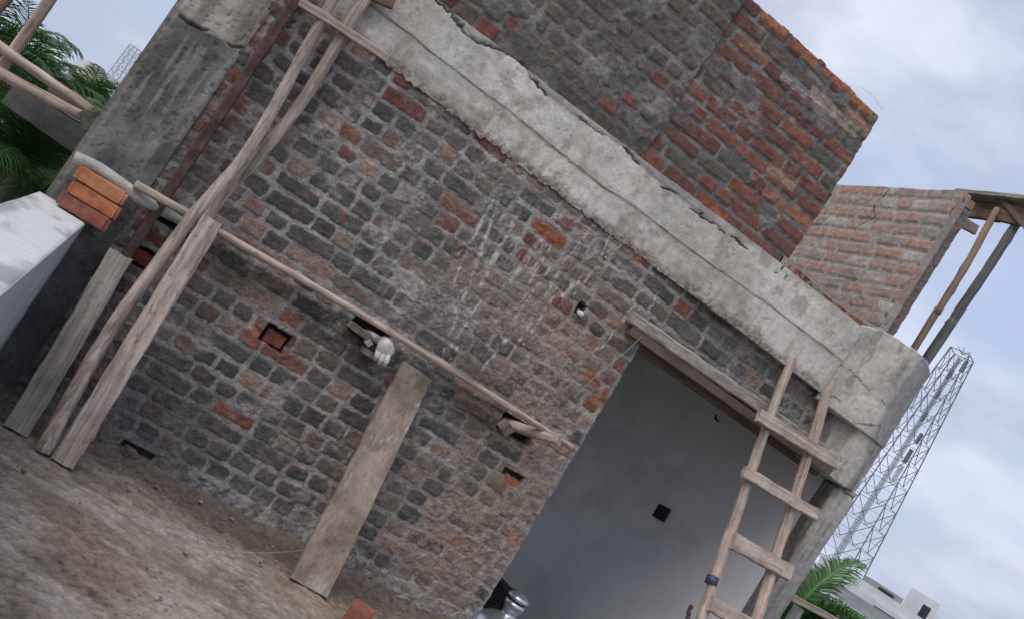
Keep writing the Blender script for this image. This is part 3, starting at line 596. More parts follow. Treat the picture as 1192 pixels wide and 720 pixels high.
# ------------------------------------------------------------------ TIMBER
def frame_for(p0, p1, wdir):
    zax = (p1-p0).normalized(); xax = (wdir-zax*wdir.dot(zax)).normalized(); yax = zax.cross(xax)
    return Matrix(((xax.x, yax.x, zax.x, p0.x), (xax.y, yax.y, zax.y, p0.y), (xax.z, yax.z, zax.z, p0.z), (0, 0, 0, 1)))
def board(name, p0, p1, w, t, mat, wdir=(1, 0, 0), par=None, rough=.0011, w1=None, bow=(0, 0), ragged=0.0, seed=0, chip=0.0):
    """sawn piece with soft arrises, wavy edges and split ends"""
    p0, p1 = Vector(p0), Vector(p1); M = frame_for(p0, p1, Vector(wdir)); L = (p1-p0).length; r = random.Random(seed+len(name)*7+int(L*1000))
    n = max(6, int(L/.03)); v = []; f = []; w1 = w1 or w; c = min(w, t)*.14
    ph = [r.uniform(0, 6.28) for _ in range(8)]
    for i in range(n+1):
        s = i/n; ww = (w*(1-s)+w1*s)/2; tt = t/2
        ox = bow[0]*math.sin(math.pi*s)+rough*math.sin(s*L*9+ph[0]); oy = bow[1]*math.sin(math.pi*s)+rough*math.sin(s*L*7+ph[1])
        e1 = rough*1.2*math.sin(s*L*31+ph[2])+r.uniform(-rough, rough)*.8; e2 = rough*1.2*math.sin(s*L*27+ph[3])+r.uniform(-rough, rough)*.8
        xs = [-ww+e1, -ww+c+e1, -ww*.35, ww*.35, ww-c+e2, ww+e2]
        ring = [(xs[0], -tt+c), (xs[1], -tt), (xs[2], -tt), (xs[3], -tt), (xs[4], -tt), (xs[5], -tt+c), (xs[5], tt-c), (xs[4], tt), (xs[3], tt), (xs[2], tt), (xs[1], tt), (xs[0], tt-c)]
        for (a_, b_) in ring:
            dz = 0
            if i in (0, n) and ragged: dz = ragged*(math.sin(a_/w*9+ph[4])*.6+math.sin(a_/w*23+ph[5])*.4)
            v.append((a_+ox+r.uniform(-1, 1)*rough*.25, b_+oy+r.uniform(-1, 1)*rough*.25, L*s+dz))
    m = 12
    for i in range(n):
        for k in range(m): k2 = (k+1) % m; f.append((i*m+k, i*m+k2, (i+1)*m+k2, (i+1)*m+k))
    f.append(tuple(range(m))[::-1]); f.append(tuple(n*m+k for k in range(m)))
    return link(name, v, f, mat, par, M)
def pole(name, pts, rr, mat, par=None, seed=0, knots=3, n=14, lump=.06):
    """round timber through points (world) with radii, slight crookedness and knots"""
    pts = [Vector(p) for p in pts]; M = frame_for(pts[0], pts[-1], Vector((1, 0, .01)).cross((pts[-1]-pts[0]).normalized()) if False else Vector((.31, .9, .2))); Mi = M.inverted()
    # resample
    seg = [(pts[i+1]-pts[i]).length for i in range(len(pts)-1)]; L = sum(seg); N_ = max(10, int(L/.035)); r = random.Random(seed+3)
    kn = [(r.random(), r.uniform(0, 6.28)) for _ in range(knots)]; ph = [r.uniform(0, 6.28) for _ in range(6)]
    P_ = []; T_ = []
    def cat(s):
        d = s*L; i = 0
        while i < len(seg)-1 and d > seg[i]: d -= seg[i]; i += 1
        t = d/seg[i]; a = pts[max(i-1, 0)]; b = pts[i]; c = pts[i+1]; e = pts[min(i+2, len(pts)-1)]
        return .5*((2*b)+(c-a)*t+(2*a-5*b+4*c-e)*t*t+(3*b-a-3*c+e)*t**3)
    cs = [cat(i/N_) for i in range(N_+1)]; v = []; f = []; ref = None
    for i, p in enumerate(cs):
        s = i/N_; t = (cs[min(i+1, N_)]-cs[max(i-1, 0)]).normalized()
        if ref is None: ref = t.orthogonal().normalized()
        a = (ref-t*ref.dot(t)).normalized(); ref = a; b = t.cross(a)
        R0 = rr[0]+(rr[-1]-rr[0])*s if len(rr) == 2 else np.interp(s, np.linspace(0, 1, len(rr)), rr)
        for k in range(n):
            th = 2*math.pi*k/n; q = R0*(1+lump*math.sin(s*L*13+ph[0]+th)+lump*.6*math.sin(s*L*37+ph[1]+2*th)+r.uniform(-1, 1)*lump*.3)
            for ks, ka in kn: q += R0*.28*math.exp(-((s-ks)*L/.03)**2)*max(0, math.cos(th-ka))**2
            v.append(Mi @ (p+(a*math.cos(th)+b*math.sin(th))*q))
    for i in range(N_):
        for k in range(n): k2 = (k+1) % n; f.append((i*n+k, i*n+k2, (i+1)*n+k2, (i+1)*n+k))
    # end caps with a slight rim
    for base_, sg in ((0, -1), (N_*n, 1)):
        c = sum((Vector(v[base_+k]) for k in range(n)), Vector())/n; st = len(v)
        for k in range(n): v.append(c+(Vector(v[base_+k])-c)*.82)
        for k in range(n):
            k2 = (k+1) % n; q = (base_+k, base_+k2, st+k2, st+k); f.append(q if sg > 0 else q[::-1])
        q = tuple(st+k for k in range(n)); f.append(q if sg > 0 else q[::-1])
    o = link(name, v, f, mat, par, M, smooth=True)
    return o
def floorpt(px, py): return PV(px, py, 0.0, 2)

# ledger: long thin batten laid on putlogs
YL = -.125
tag(pole('ledger_pole', [PV(157,214,YL), PV(300,296,YL), PV(440,377,YL), PV(560,452,YL), PV(668,522,YL+.0)], [.019, .015], W_pole, knots=2, seed=4, lump=.04), 'long thin peeled pole lying across the brick wall on putlogs', 'pole')
tag(pole('scaffold_log', [PV(86,183,-.12), PV(120,199,-.11), PV(165,232,-.08), PV(205,254,-.01), PV(232,270,.08)], [.029, .025, .027, .022, .019], W_log, knots=2, seed=8, lump=.05), 'bleached knobbly log from the red brick stack into a hole in the wall', 'log')
tag(pole('scaffold_log', [PV(585,489,.08), PV(612,500,-.05), PV(652,512,-.19)], [.028, .028, .030], W_pole, knots=1, seed=5, lump=.05), 'short pale log end jutting from a wall hole at the ledger pole tip', 'log')
# wedge pieces around the putlogs
def chunk(name, c, size, rot, mat, label, cat, group=None, seed=1, par=None):
    import bmesh
    bm = bmesh.new(); bmesh.ops.create_cube(bm, size=1); bmesh.ops.bevel(bm, geom=bm.edges[:], offset=.07, segments=2, affect='EDGES'); bmesh.ops.subdivide_edges(bm, edges=bm.edges[:], cuts=2, use_grid_fill=True)
    r = random.Random(seed); sx, sy, sz = size; ph = [r.uniform(0, 6) for _ in range(6)]
    for v in bm.verts:
        k = .05*(math.sin(v.co.x*9+ph[0])*math.cos(v.co.z*7+ph[1])+math.sin(v.co.y*8+ph[2]))
        v.co = Vector((v.co.x*sx*(1+k*.4), v.co.y*sy*(1+k*.5), v.co.z*sz*(1+k))) + Vector([r.uniform(-1, 1)*min(size)*.018 for _ in range(3)])
    me = bpy.data.meshes.new(name); bm.to_mesh(me); bm.free(); me.materials.append(mat)
    o = bpy.data.objects.new(name, me); C.objects.link(o); o.location = c; o.rotation_euler = rot
    if par: o.parent = par; o.matrix_parent_inverse = base_world(par).inverted()
    else: tag(o, label, cat, group)
    return o
chunk('brick_piece', P(418,384,-.03), (.105, .09, .032), (0, .05, .1), noisy_mat('dusty_bat3', (.17, .13, .11), (.30, .25, .21), 25), 'flat brick bat wedged in the middle putlog hole above the small stone', 'brick')
chunk('brick_piece', P(433,413,-.05), (.115, .08, .028), (0, .06, 0), noisy_mat('dusty_bat', (.15, .12, .10), (.27, .23, .20), 25), 'thin dusty brick sliver projecting just below the white rag', 'brick')
chunk('wedge_stone', P(429,398,-.06), (.03, .03, .03), (.2, .4, .3), M_rag, 'small round pale stone beside the white rag', 'stone')
chunk('brick_piece', P(588,497,-.03), (.055, .08, .055), (.1, .5, .1), noisy_mat('dusty_bat2', (.12, .10, .085), (.25, .21, .18), 25), 'grey broken brick wedged beside the short pale log end', 'brick')
chunk('loose_brick', P(418,716,.035,2)+np.array([0, 0, 0]), (.17, .10, .07), (0, 0, 1.15), M_reddark, 'single red brick lying on the floor near the foot of the wide plank', 'brick')
M_stone = noisy_mat('dirty_mortar_lump', (.07, .06, .052), (.17, .15, .13), 30, .95, .8)
chunk('mortar_lump', P(150,529,.02,2)+np.array([0, .02, 0]), (.07, .05, .045), (.3, .2, .5), M_stone, 'dirty mortar lump in the broken foot of the wall right of the leaning boards', 'mortar', seed=4)
chunk('brick_piece', P(186,534,.03,2)+np.array([0, .03, 0]), (.10, .05, .035), (.1, .3, .1), M_reddark, 'reddish brick fragment at the foot of the wall right of the leaning boards', 'brick', seed=5)
# white rag wrapped over the putlog end
def rag():
    c = P(446,403,-.12); mb = MB(); r = random.Random(3)
    n, m = 22, 15; v = []; f = []
    for j in range(m):
        t = j/(m-1); 
        for k in range(n):
            th = 2*math.pi*k/n
            R0 = .045*(math.sin(math.pi*min(1, t*1.08+.06))**.55)*(1+.16*math.sin(3*th+4*t)+.10*math.sin(7*th+9*t))
            droop = 0.0
            if t > .5: droop = -.030*(t-.5)*2*(.5+.5*math.cos(3*th+1))
            v.append((c[0]+R0*math.cos(th)*.95+.018*t, c[1]+R0*math.sin(th)*.8, c[2]+.045-.10*t+droop))
    for j in range(m-1):
        for k in range(n): k2 = (k+1) % n; f.append((j*n+k, (j+1)*n+k, (j+1)*n+k2, j*n+k2))
    f.append(tuple(range(n))); f.append(tuple((m-1)*n+k for k in range(n))[::-1])
    mb.add(v, f)
    for dx, l in ((-.022, .05), (.004, .060), (.028, .052)):
        mb.tube([(c[0]+dx+.01, c[1]-.01, c[2]-.02), (c[0]+dx+.018, c[1]-.018, c[2]-.02-l*.6), (c[0]+dx+.02, c[1]-.012, c[2]-.02-l)], [.015, .014, .008], 9)
    return mb.build('rag', M_rag, None, True)
tag(rag(), 'crumpled white rag with hanging ends on the middle putlog', 'rag')
tag(pole('scaffold_log', [PV(425,386,.10), PV(447,400,-.13)], [.020, .021], W_log, seed=6, knots=0), 'stub of log hidden under the white rag in the middle putlog hole', 'log')

# props and boards leaning at the left
def lean(name, top, ytop, bot, w, t, mat, label, cat='plank', **kw):
    a = PV(*bot, 0.0, 2); b = PV(*top, ytop); o = board(name, a, b, w, t, mat, **kw); return tag(o, label, cat)
lean('leaning_board', (141,296), -.125, (19,501), .098, .030, W_grey, 'short grey nail holed board at far left leaning below the red brick stack', ragged=.010, w1=.100, seed=2)
a = PV(50,527,0,2)
tag(pole('leaning_pole', [a+Vector((0, 0, .0)), PV(89,450,-.42), PV(145,360,-.30), PV(204,280,-.21), PV(228,247,-.19), PV(284,183,-.15), PV(329,107,-.125), PV(362,47,-.105), PV(393,-10,-.085), PV(440,-90,-.06)], [.033, .030, .028, .026, .0245, .023], W_tan, seed=12, knots=4, lump=.05), 'long split pale pole leaning from the floor past the top edge of the photo', 'pole')
tag(pole('leaning_pole', [PV(100,520,0,2)+Vector((0, .12, 0)), PV(170,372,-.14), PV(225,278,-.11), PV(262,225,-.09), PV(297,187,-.08), PV(341,133,-.075), PV(371,87,-.07), PV(395,47,-.065), PV(411,20,-.06), PV(428,-6,-.055), PV(462,-58,-.05)], [.022, .023, .024, .025, .026, .027, .028, .028], W_tan, seed=15, knots=3, lump=.06), 'second crooked pale pole just behind the long one', 'pole')
lean('leaning_board', (247,257), -.265, (72,539), .092, .036, W_tan, 'thick rough pale board standing right against the two long poles', ragged=.006, seed=5, w1=.088)
lean('wide_plank', (485,432), -.045, (359,684), .190, .034, W_plank, 'wide cement stained plank leaning alone in the middle of the wall', ragged=.004, seed=9, w1=.172)
o = board('batten', PV(349,2,-.125), PV(451,68,-.085), .038, .026, W_pole, wdir=(0, 0, 1), seed=3, ragged=.004); tag(o, 'short batten tied across the two long poles near the top', 'batten')
o = board('batten', PV(428,-8,-.07), PV(457,6,-.06), .045, .03, W_brown, wdir=(0, 0, 1), seed=4, ragged=.004); tag(o, 'brown batten stub at the top edge over the concrete beam', 'batten')
# rusty steel prop: square tube
E_ = empty('steel_prop', PV(40,470,0,2)+Vector((0, .2, 0)))
tag(E_, 'rusty purple brown square steel tube standing upright beside the left column', 'steel prop')
q1 = PV(152,290,-.055); q2 = PV(345,0,-.055); b0 = q1+(q2-q1)*((0-q1.z)/(q2.z-q1.z)); board('tube', b0, q1+(q2-q1)*1.15, .048, .046, M_rust, seed=6, rough=.0008, par=E_)
mb = MB(); mb.box((b0.x-.06, b0.y-.05, .0), (b0.x+.06, b0.y+.05, .006)); mb.build('base_plate', M_rust, E_)

# brick stack on the parapet end
for i, (dx, c3, sd) in enumerate(((0, M_reddark, 1), (.006, M_red, 2), (-.004, noisy_mat('orange_brick', (.34, .13, .06), (.52, .235, .115), 14, .95, .5, dist=.005), 3))):
    c = P(88, 246, -.17); X0 = P(63, 243, -.17)[0]
    chunk('stacked_brick', (X0+.100+dx, -.12, .806+.031+i*.0625), (.215, .108, .061), (0, 0, rad(-3+3*i)), c3,
          ['dull red brick at the bottom of the three brick stack', 'bright red brick in the middle of the three brick stack', 'orange brick on top of the three brick stack under the log'][i], 'brick', 'three bricks stacked on the white parapet', seed=sd)

# ------------------------------------------------------------------ LADDER
top_l = P(924,414,-.035); XL = top_l[0]
def lad(px, py, off=0.0):
    """point on the ladder plane through the top line and the traced lower rail"""
    d = _F*FPX + CX*(px-596) - CY*(py-360); n = LN; t = np.dot(LP-CAM, n)/np.dot(d, n); return CAM+d*t
LP = np.array([0, -.035, top_l[2]]); tl = math.tan(rad(17)); LN = np.array([0, 1.0, -tl]); LN /= np.linalg.norm(LN)
for nm, q in (('L', (828,680)), ('L2', (818,720)), ('R', (967,443)), ('R2', (880,720)), ('T', (924,414))): print('ladder', nm, np.round(lad(*q), 3))
LE = empty('wooden_ladder', Vector((3.4, -.7, 0))); tag(LE, 'rough homemade wooden ladder leaning in front of the doorway and column', 'ladder')
def ext(a, b, z): t = (z-a[2])/(b[2]-a[2]); return a+(b-a)*t
l0, l1, l2, l3 = lad(924,414), lad(894,490), lad(860,590), lad(826,690)
r0, r1, r2, r3 = lad(966,443), lad(937,540), lad(912,618), lad(882,715)
lb = ext(l2, l3, 0.0); rb = ext(r2, r3, 0.0)
off = Vector(LN)*.0
pole('rail', [lb, l3, l2, l1, l0], [.031, .029, .027, .026], W_pole, LE, seed=21, knots=5, lump=.08, n=10)
pole('rail', [rb, r3, r2, r1, r0], [.036, .033, .030, .028], W_pole, LE, seed=22, knots=5, lump=.08, n=10)
nrm = Vector(-LN)
def rung(a, b, w, sd):
    a, b = Vector(lad(*a))+nrm*.042, Vector(lad(*b))+nrm*.042; up = Vector((0, tl, 1)).normalized()
    board('rung', a, b, w, .030, W_tan, wdir=tuple(up), par=LE, seed=sd, rough=.0016, ragged=.003)
rung((876,482), (968,539), .072, 1); rung((859,548), (944,598), .064, 2); rung((847,628), (914,665), .085, 3); rung((820,700), (882,735), .072, 4)
a_, b_ = Vector(lad(820,700)), Vector(lad(882,735)); dn = Vector((0, tl, 1)).normalized()
step = .34
for i in range(1, 5):
    q0 = ext(l2, l3, max(.1, l3[2]-step*i)); q1 = ext(r2, r3, max(.1, r3[2]-step*i))
    if l3[2]-step*i < .12: break
    e0 = Vector(q0)+nrm*.042; e1 = Vector(q1)+nrm*.042; dd = (e1-e0).normalized()*.05
    board('rung', e0-dd, e1+dd, .07, .03, W_tan, wdir=tuple(dn), par=LE, seed=30+i, rough=.003)
c = Vector(lad(829,675)); dr = (Vector(lad(826,690))-Vector(lad(860,590))).normalized()
mb = MB(); mb.tube([c-dr*.022, c+dr*.022], .034, 12); mb.build('tape', M_tape, LE, True)

o = board('lintel', (2.262, .10, 1.813), (3.885, .10, 1.834), .066, .31, M_lint2, wdir=(0, 0, 1), par=B, rough=.0016, seed=14, ragged=.012); tag(o, 'rough uneven precast lintel over the doorway')
# ------------------------------------------------------------------ WATER POT just inside the door
pt = P(607, 690, .30); zt_ = pt[2]
prof = [(.0, 0), (.10, 0), (.145, .03), (.165, .10), (.165, .17), (.150, .225), (.10, .262), (.052, .275), (.046, .285), (.046, .300), (.056, .312), (.064, .335), (.064, .352)]
zb_ = -.20
sc_ = (zt_-zb_)/.40
E_ = empty('water_pot', Vector((pt[0], .30, zb_))); tag(E_, 'shiny lidded steel water pot standing just inside the doorway at the bottom edge', 'pot')
mb = MB(); mb.lathe([(r_*1.0, q*sc_) for r_, q in prof], 40, (pt[0], .30, zb_)); mb.build('body', M_steel, E_, True)
mb = MB(); mb.lathe([(.060, .356*sc_), (.062, .362*sc_)], 40, (pt[0], .30, zb_)); mb.build('gasket', M_black, E_, True)
mb = MB(); mb.lathe([(.066, .364*sc_), (.066, .378*sc_), (.050, .392*sc_), (.012, .397*sc_), (.010, .40*sc_)], 40, (pt[0], .30, zb_)); mb.build('lid', M_steel, E_, True)
# black bundle behind the pot
chunk('rubber_bag', P(577,703,.42), (.16, .16, .22), (.3, .2, .1), M_black, 'black rubbery bag squeezed between the door jamb and the steel pot', 'bag')
# twisted bar standing at the foot of the frame
mb = MB(); pts = [PV(797,725,-.6), PV(805,703,-.6)]
a = pts[0]-(pts[1]-pts[0])*9.5; a.z = 0.0
n = 60; st = []
for i in range(n+1): q = a.lerp(pts[1], i/n); st.append(q+Vector((.004*math.sin(i*1.6), 0, .004*math.cos(i*1.6))))
mb.tube(st, [.009+.003*(i % 2) for i in range(n+1)], 8); tag(mb.build('steel_rod', M_rust), 'dark ribbed steel bar whose tip shows at the bottom edge left of the ladder', 'rod')

# thin cords and wires
def wire(name, pts, r, label, mat=M_wire):
    mb = MB(); pts = [Vector(p) for p in pts]; out = []
    for i in range(len(pts)-1):
        a = pts[max(i-1, 0)]; b = pts[i]; c = pts[i+1]; e = pts[min(i+2, len(pts)-1)]
        for k in range(8): t = k/8; out.append(.5*((2*b)+(c-a)*t+(2*a-5*b+4*c-e)*t*t+(3*b-a-3*c+e)*t**3))
    out.append(pts[-1]); mb.tube(out, r, 5); return tag(mb.build(name, mat), label, 'wire')
wire('wire', [P(190,600,.02,2), P(225,627,.025,2), P(265,640,.02,2), P(310,643,.03,2), P(352,640,.03,2)], .0022, 'thin pale wire lying on the floor beside the wide plank')
wire('wire', [P(747,391,-.06), P(725,412,-.05), P(700,432,-.04), P(668,462,-.03)], .0018, 'slack thread hanging from the left end of the lintel')
wire('wire', [P(930,312,-.012), P(965,345,-.014), P(1012,378,-.012)], .0040, 'pale cord stretched along the brick course on the beam')
wire('wire', [P(997,100,.05), P(1012,108,.05), P(1028,128,.05)], .0008, 'hair thin wire looping above the free end of the upper parapet', noisy_mat('blue_wire', (.3, .38, .55), (.4, .48, .62), 3))
# small fittings seen on the plaster inside
mb = MB(); c = P(835,486,3.975,0); mb.tube([(c[0]+.02, c[1], c[2]-.015), (c[0]-.015, c[1], c[2]-.008), (c[0]-.012, c[1]+.015, c[2]+.012)], .008, 7); mb.build('wire_stub', M_black, B)
mb = MB(); c = P(777,426,.12); mb.tube([(c[0], .12, 1.71), (c[0]-.005, .11, c[2])], .006, 7); mb.build('conduit_stub', M_rag, B)
# ------------------------------------------------------------------ RIGHT: formwork and props beyond the column
XF = 4.25
def onX(px, py, X=XF): return PV(px, py, X, 0)
FE = empty('formwork', onX(1150, 250)); tag(FE, 'brown shuttering boards jutting out beyond the top of the far parapet', 'formwork')
board('plank', onX(1118,242), onX(1168,250), .115, .03, W_brown, wdir=(0, 0, 1), par=FE, seed=1)
board('plank', onX(1160,246,XF-.03), onX(1235,262,XF-.03), .125, .03, W_brown, wdir=(0, 0, 1), par=FE, seed=2)
board('plank', onX(1120,229,XF-.02), onX(1230,241,XF-.02), .030, .16, W_grey, wdir=(0, 0, 1), par=FE, seed=3)
board('cleat', onX(1166,232,XF-.05), onX(1196,266,XF-.05), .035, .02, W_brown, wdir=(0, 0, 1), par=FE, seed=4)
o = board('plank_end', PV(1108,252,.16), PV(1136,268,.16), .06, .03, W_plank, wdir=(0, 0, 1), seed=6); tag(o, 'small plank end poking out under the far parapet edge', 'plank')
def drop(p, q, z): p, q = Vector(p), Vector(q); t = (z-p.z)/(q.z-p.z); return p+(q-p)*t
t1, b1_ = onX(1161,243,XF-.06), onX(1066,402,XF-.06)
tag(pole('formwork_prop', [drop(t1, b1_, -.0), b1_, onX(1092,362,XF-.055), onX(1128,303,XF-.065), t1], [.026, .026, .025, .023, .022], W_orange, seed=31, knots=5, lump=.06, n=10), 'thin orange brown pole propping the shuttering boards', 'prop', 'poles propping the shuttering')
t2, b2_ = onX(1184,260,XF+.0), onX(1080,416,XF+.0)
tag(pole('formwork_prop', [drop(t2, b2_, -.0), b2_, onX(1108,375,XF+.01), onX(1146,318,XF-.01), t2], [.034, .034, .033, .031, .028], W_dark, seed=33, knots=6, lump=.06, n=10), 'thicker dark grey pole propping the shuttering boards', 'prop', 'poles propping the shuttering')
mb = MB(); mb.box((4.13, -1.2, -.17), (5.4, 2.0, .0)); tag(mb.build('roof_slab', M_lint), 'concrete slab edge beyond the right column', 'slab')
o = board('rail_stick', PV(921,694,.9), PV(985,728,.9), .045, .035, W_pole, wdir=(0, 0, 1), seed=7); tag(o, 'pale stick sloping beside the green palm at the right column', 'stick')
mb = MB(); q = PV(925,715,.95); mb.tube([(q.x, .95, 0.0), (q.x, .95, q.z+.06)], [.045, .04], 12); tag(mb.build('post', W_log), 'grey post stub carrying the pale stick behind the right column', 'post')

# ------------------------------------------------------------------ LEFT: slab and scaffold behind the column
YS = .75
SE = empty('concrete_slab', PV(50,140,YS)); tag(SE, 'dark concrete sunshade slab projecting left from behind the column', 'slab')
def quadprism(name, px4, y0, y1, mat, par):
    f = [PV(a, b, y0) for a, b in px4]; k = [Vector((p.x, y1, p.z)) for p in f]
    v = f+k; n = len(f); fs = [tuple(range(n))[::-1], tuple(range(n, 2*n))]+[(i, (i+1) % n, n+(i+1) % n, n+i) for i in range(n)]
    return link(name, v, fs, mat, par)
M_slab = noisy_mat('sooty_concrete', (.040, .041, .041), (.15, .15, .147), 2.2, .95, .4, lo=.4, hi=.62)
quadprism('slab', [(16,98), (135,170), (112,197), (1,119)], YS, YS+.8, M_slab, SE)
quadprism('upper_course', [(25,96), (140,165), (136,168), (22,99)], YS+.02, YS+.3, M_lint, SE)
YP = .42
tag(pole('scaffold_pole', [PV(-70,-4,YP), PV(0,54,YP), PV(62,98,YP), PV(108,129,YP)], [.024, .022], W_pole, seed=41, knots=3), 'upper of the two long poles sloping down to the column at the upper left', 'pole', 'scaffold poles at the upper left')
tag(pole('scaffold_pole', [PV(-70,42,YP-.03), PV(0,85,YP-.03), PV(50,112,YP-.03), PV(108,141,YP-.03)], [.027, .023], W_pole, seed=42, knots=3), 'lower of the two long poles sloping down to the column at the upper left', 'pole', 'scaffold poles at the upper left')
tag(pole('scaffold_pole', [PV(66,-12,YP+.06), PV(30,40,YP+.06), PV(-30,125,YP+.06)], [.026, .028], W_pole, seed=43, knots=2), 'pole crossing behind the two long ones towards the top left', 'pole', 'scaffold poles at the upper left')
tag(pole('scaffold_pole', [PV(57,103,YP+.05), PV(108,136,YP+.05)], [.013, .013], W_pole, seed=44, knots=1, n=8), 'thin short stick between the two long poles at the column', 'pole', 'scaffold poles at the upper left')
tag(pole('scaffold_pole', [PV(22,-14,YP+.1), PV(-20,32,YP+.1)], [.018, .018], W_brown, seed=45, knots=1, n=8), 'dark brown stick cutting the top left corner', 'pole', 'scaffold poles at the upper left')
# fresh mortar lump where the poles meet the column
chunk('mortar_lump', P(112,140,.30), (.09, .12, .11), (.2, .9, .1), noisy_mat('mossy_mortar', (.08, .085, .055), (.17, .175, .13), 30, .95, .8), 'mossy mortar lump holding the scaffold poles at the column', 'mortar')

# ------------------------------------------------------------------ PALMS
def palm(cpos, zg, label, seed, fl=2.4, n=20, hue=1.0, group=None, lean_=(.3, .1), trunk_r=.16, dens=44, wl_=.030):
    r = random.Random(seed); cpos = Vector(cpos)
    E = empty('palm_tree', Vector((cpos.x-lean_[0], cpos.y-lean_[1], zg))); tag(E, label, 'palm tree', group)
    mb = MB(); b0 = Vector(E.location); pts = []; rr = []
    for i in range(15):
        t = i/14; q = b0.lerp(cpos, t); q.x -= lean_[0]*.6*math.sin(math.pi*t); pts.append(q); rr.append(trunk_r*(1.25-.5*t)*(1+.05*(i % 2)))
    mb.tube(pts, rr, 12); mb.build('trunk', M_bark, E, True)
    V = []; Fc = []; CO = []
    def quad(a, b, c, d, col):
        k = len(V); V.extend([a, b, c, d]); Fc.append((k, k+1, k+2, k+3)); CO.extend([col]*4)
    for i in range(n):
        az = i*2.39996+r.uniform(-.25, .25); el = math.radians(r.uniform(-15, 78) if i > 3 else r.uniform(60, 85)); L = fl*r.uniform(.8, 1.12); drop_ = r.uniform(.5, 1.0)*(1.25-.4*math.sin(el))
        hd = Vector((math.cos(az), math.sin(az), 0)); p = cpos+Vector((0, 0, .05)); ang = el; ns = 22; prev = p
        g = r.uniform(.75, 1.2)*hue; base = Vector((.040*g, .105*g, .022*g)) if r.random() > .15 else Vector((.10*g, .15*g, .03*g))
        path = [p.copy()]
        for s in range(ns):
            d = hd*math.cos(ang)+Vector((0, 0, math.sin(ang))); p = p+d*(L/ns); ang -= drop_*(.05+.10*s/ns); path.append(p.copy())
        side = hd.cross(Vector((0, 0, 1)))
        mats_ = base
        for s in range(ns):                                        # midrib as a thin four sided bar
            w = .022*(1-s/ns)+.004; a, b = path[s], path[s+1]; col = (base.x*2.0, base.y*1.7, base.z*1.6)
            for o1, o2 in ((side*w, Vector((0, 0, w))), (Vector((0, 0, w)), -side*w), (-side*w, Vector((0, 0, -w))), (Vector((0, 0, -w)), side*w)): quad(a+o1, b+o1, b+o2, a+o2, col)
        for s in range(dens):
            t = .12+.88*s/dens; q = t*ns; i0 = min(int(q), ns-1); c = path[i0].lerp(path[i0+1], q-i0); tg = (path[i0+1]-path[i0]).normalized()
            ll = L*.36*math.sin(math.pi*min(1, .25+t*.72))**.7*r.uniform(.8, 1.15)
            upv = side.cross(tg).normalized()
            for sg in (-1, 1):
                d = (side*sg*1.0+tg*(.55+.6*t)+upv*r.uniform(-.15, .30)).normalized(); dr = r.uniform(.25, .75)
                m1 = c+d*ll*.5+Vector((0, 0, -dr*ll*.12)); m2 = c+d*ll*.92+Vector((0, 0, -dr*ll*.50))
                wv = tg*wl_*r.uniform(.7, 1.2); f_ = r.uniform(.7, 1.25); col = (base.x*f_, base.y*f_, base.z*f_)
                quad(c-wv*.4, c+wv*.4, m1+wv*.5, m1-wv*.5, col); quad(m1-wv*.5, m1+wv*.5, m2+wv*.06, m2-wv*.06, col)
    me = bpy.data.meshes.new('crown'); me.from_pydata([tuple(v) for v in V], [], Fc); at = me.color_attributes.new('col', 'FLOAT_COLOR', 'POINT')
    at.data.foreach_set('color', np.array([(*c_, 1) for c_ in CO], np.float32).ravel()); me.materials.append(M_leaf)
    o = bpy.data.objects.new('crown', me); C.objects.link(o); o.parent = E; o.matrix_parent_inverse = base_world(E).inverted()
def far(px, py, dist): d = _F*FPX+CX*(px-596)-CY*(py-360); d /= np.linalg.norm(d); return CAM+d*dist
ZG = -7.5
G_ = 'coconut palms beyond the terrace at the left'
palm(far(6,100,20), ZG, 'dark palm crown behind the crossing poles at the left edge', 3, 1.75, 26, 1.05, G_, dens=42, wl_=.03)
palm(far(-50,70,18), ZG, 'palm mostly cut off by the left edge of the photo', 5, 1.9, 24, 1.05, G_, dens=42, wl_=.03)
palm(far(92,118,36), ZG, 'small palm crown whose tip stands against the sky right of the poles', 8, 1.75, 20, 1.15, G_, dens=36, wl_=.04)
palm(far(50,140,27), ZG, 'palm between the two long poles and the dark slab', 14, 1.8, 20, 1.1, G_, dens=40, wl_=.04)
palm(far(22,205,17), ZG, 'palm whose fronds droop below the dark slab', 11, 1.9, 34, .8, G_, dens=46, wl_=.03)
palm(far(85,215,22), ZG, 'palm low against the column above the white parapet', 19, 2.1, 30, .85, G_, dens=44, wl_=.03)
palm(far(122,140,55), ZG, 'tiny distant palm close to the column edge', 17, 1.9, 24, 1.0, G_, dens=26, wl_=.08)
palm(far(906,735,9.5), ZG, 'bright green palm showing past the foot of the right column', 23, .95, 30, 1.35, None, lean_=(-.3, .2), dens=60, wl_=.020)

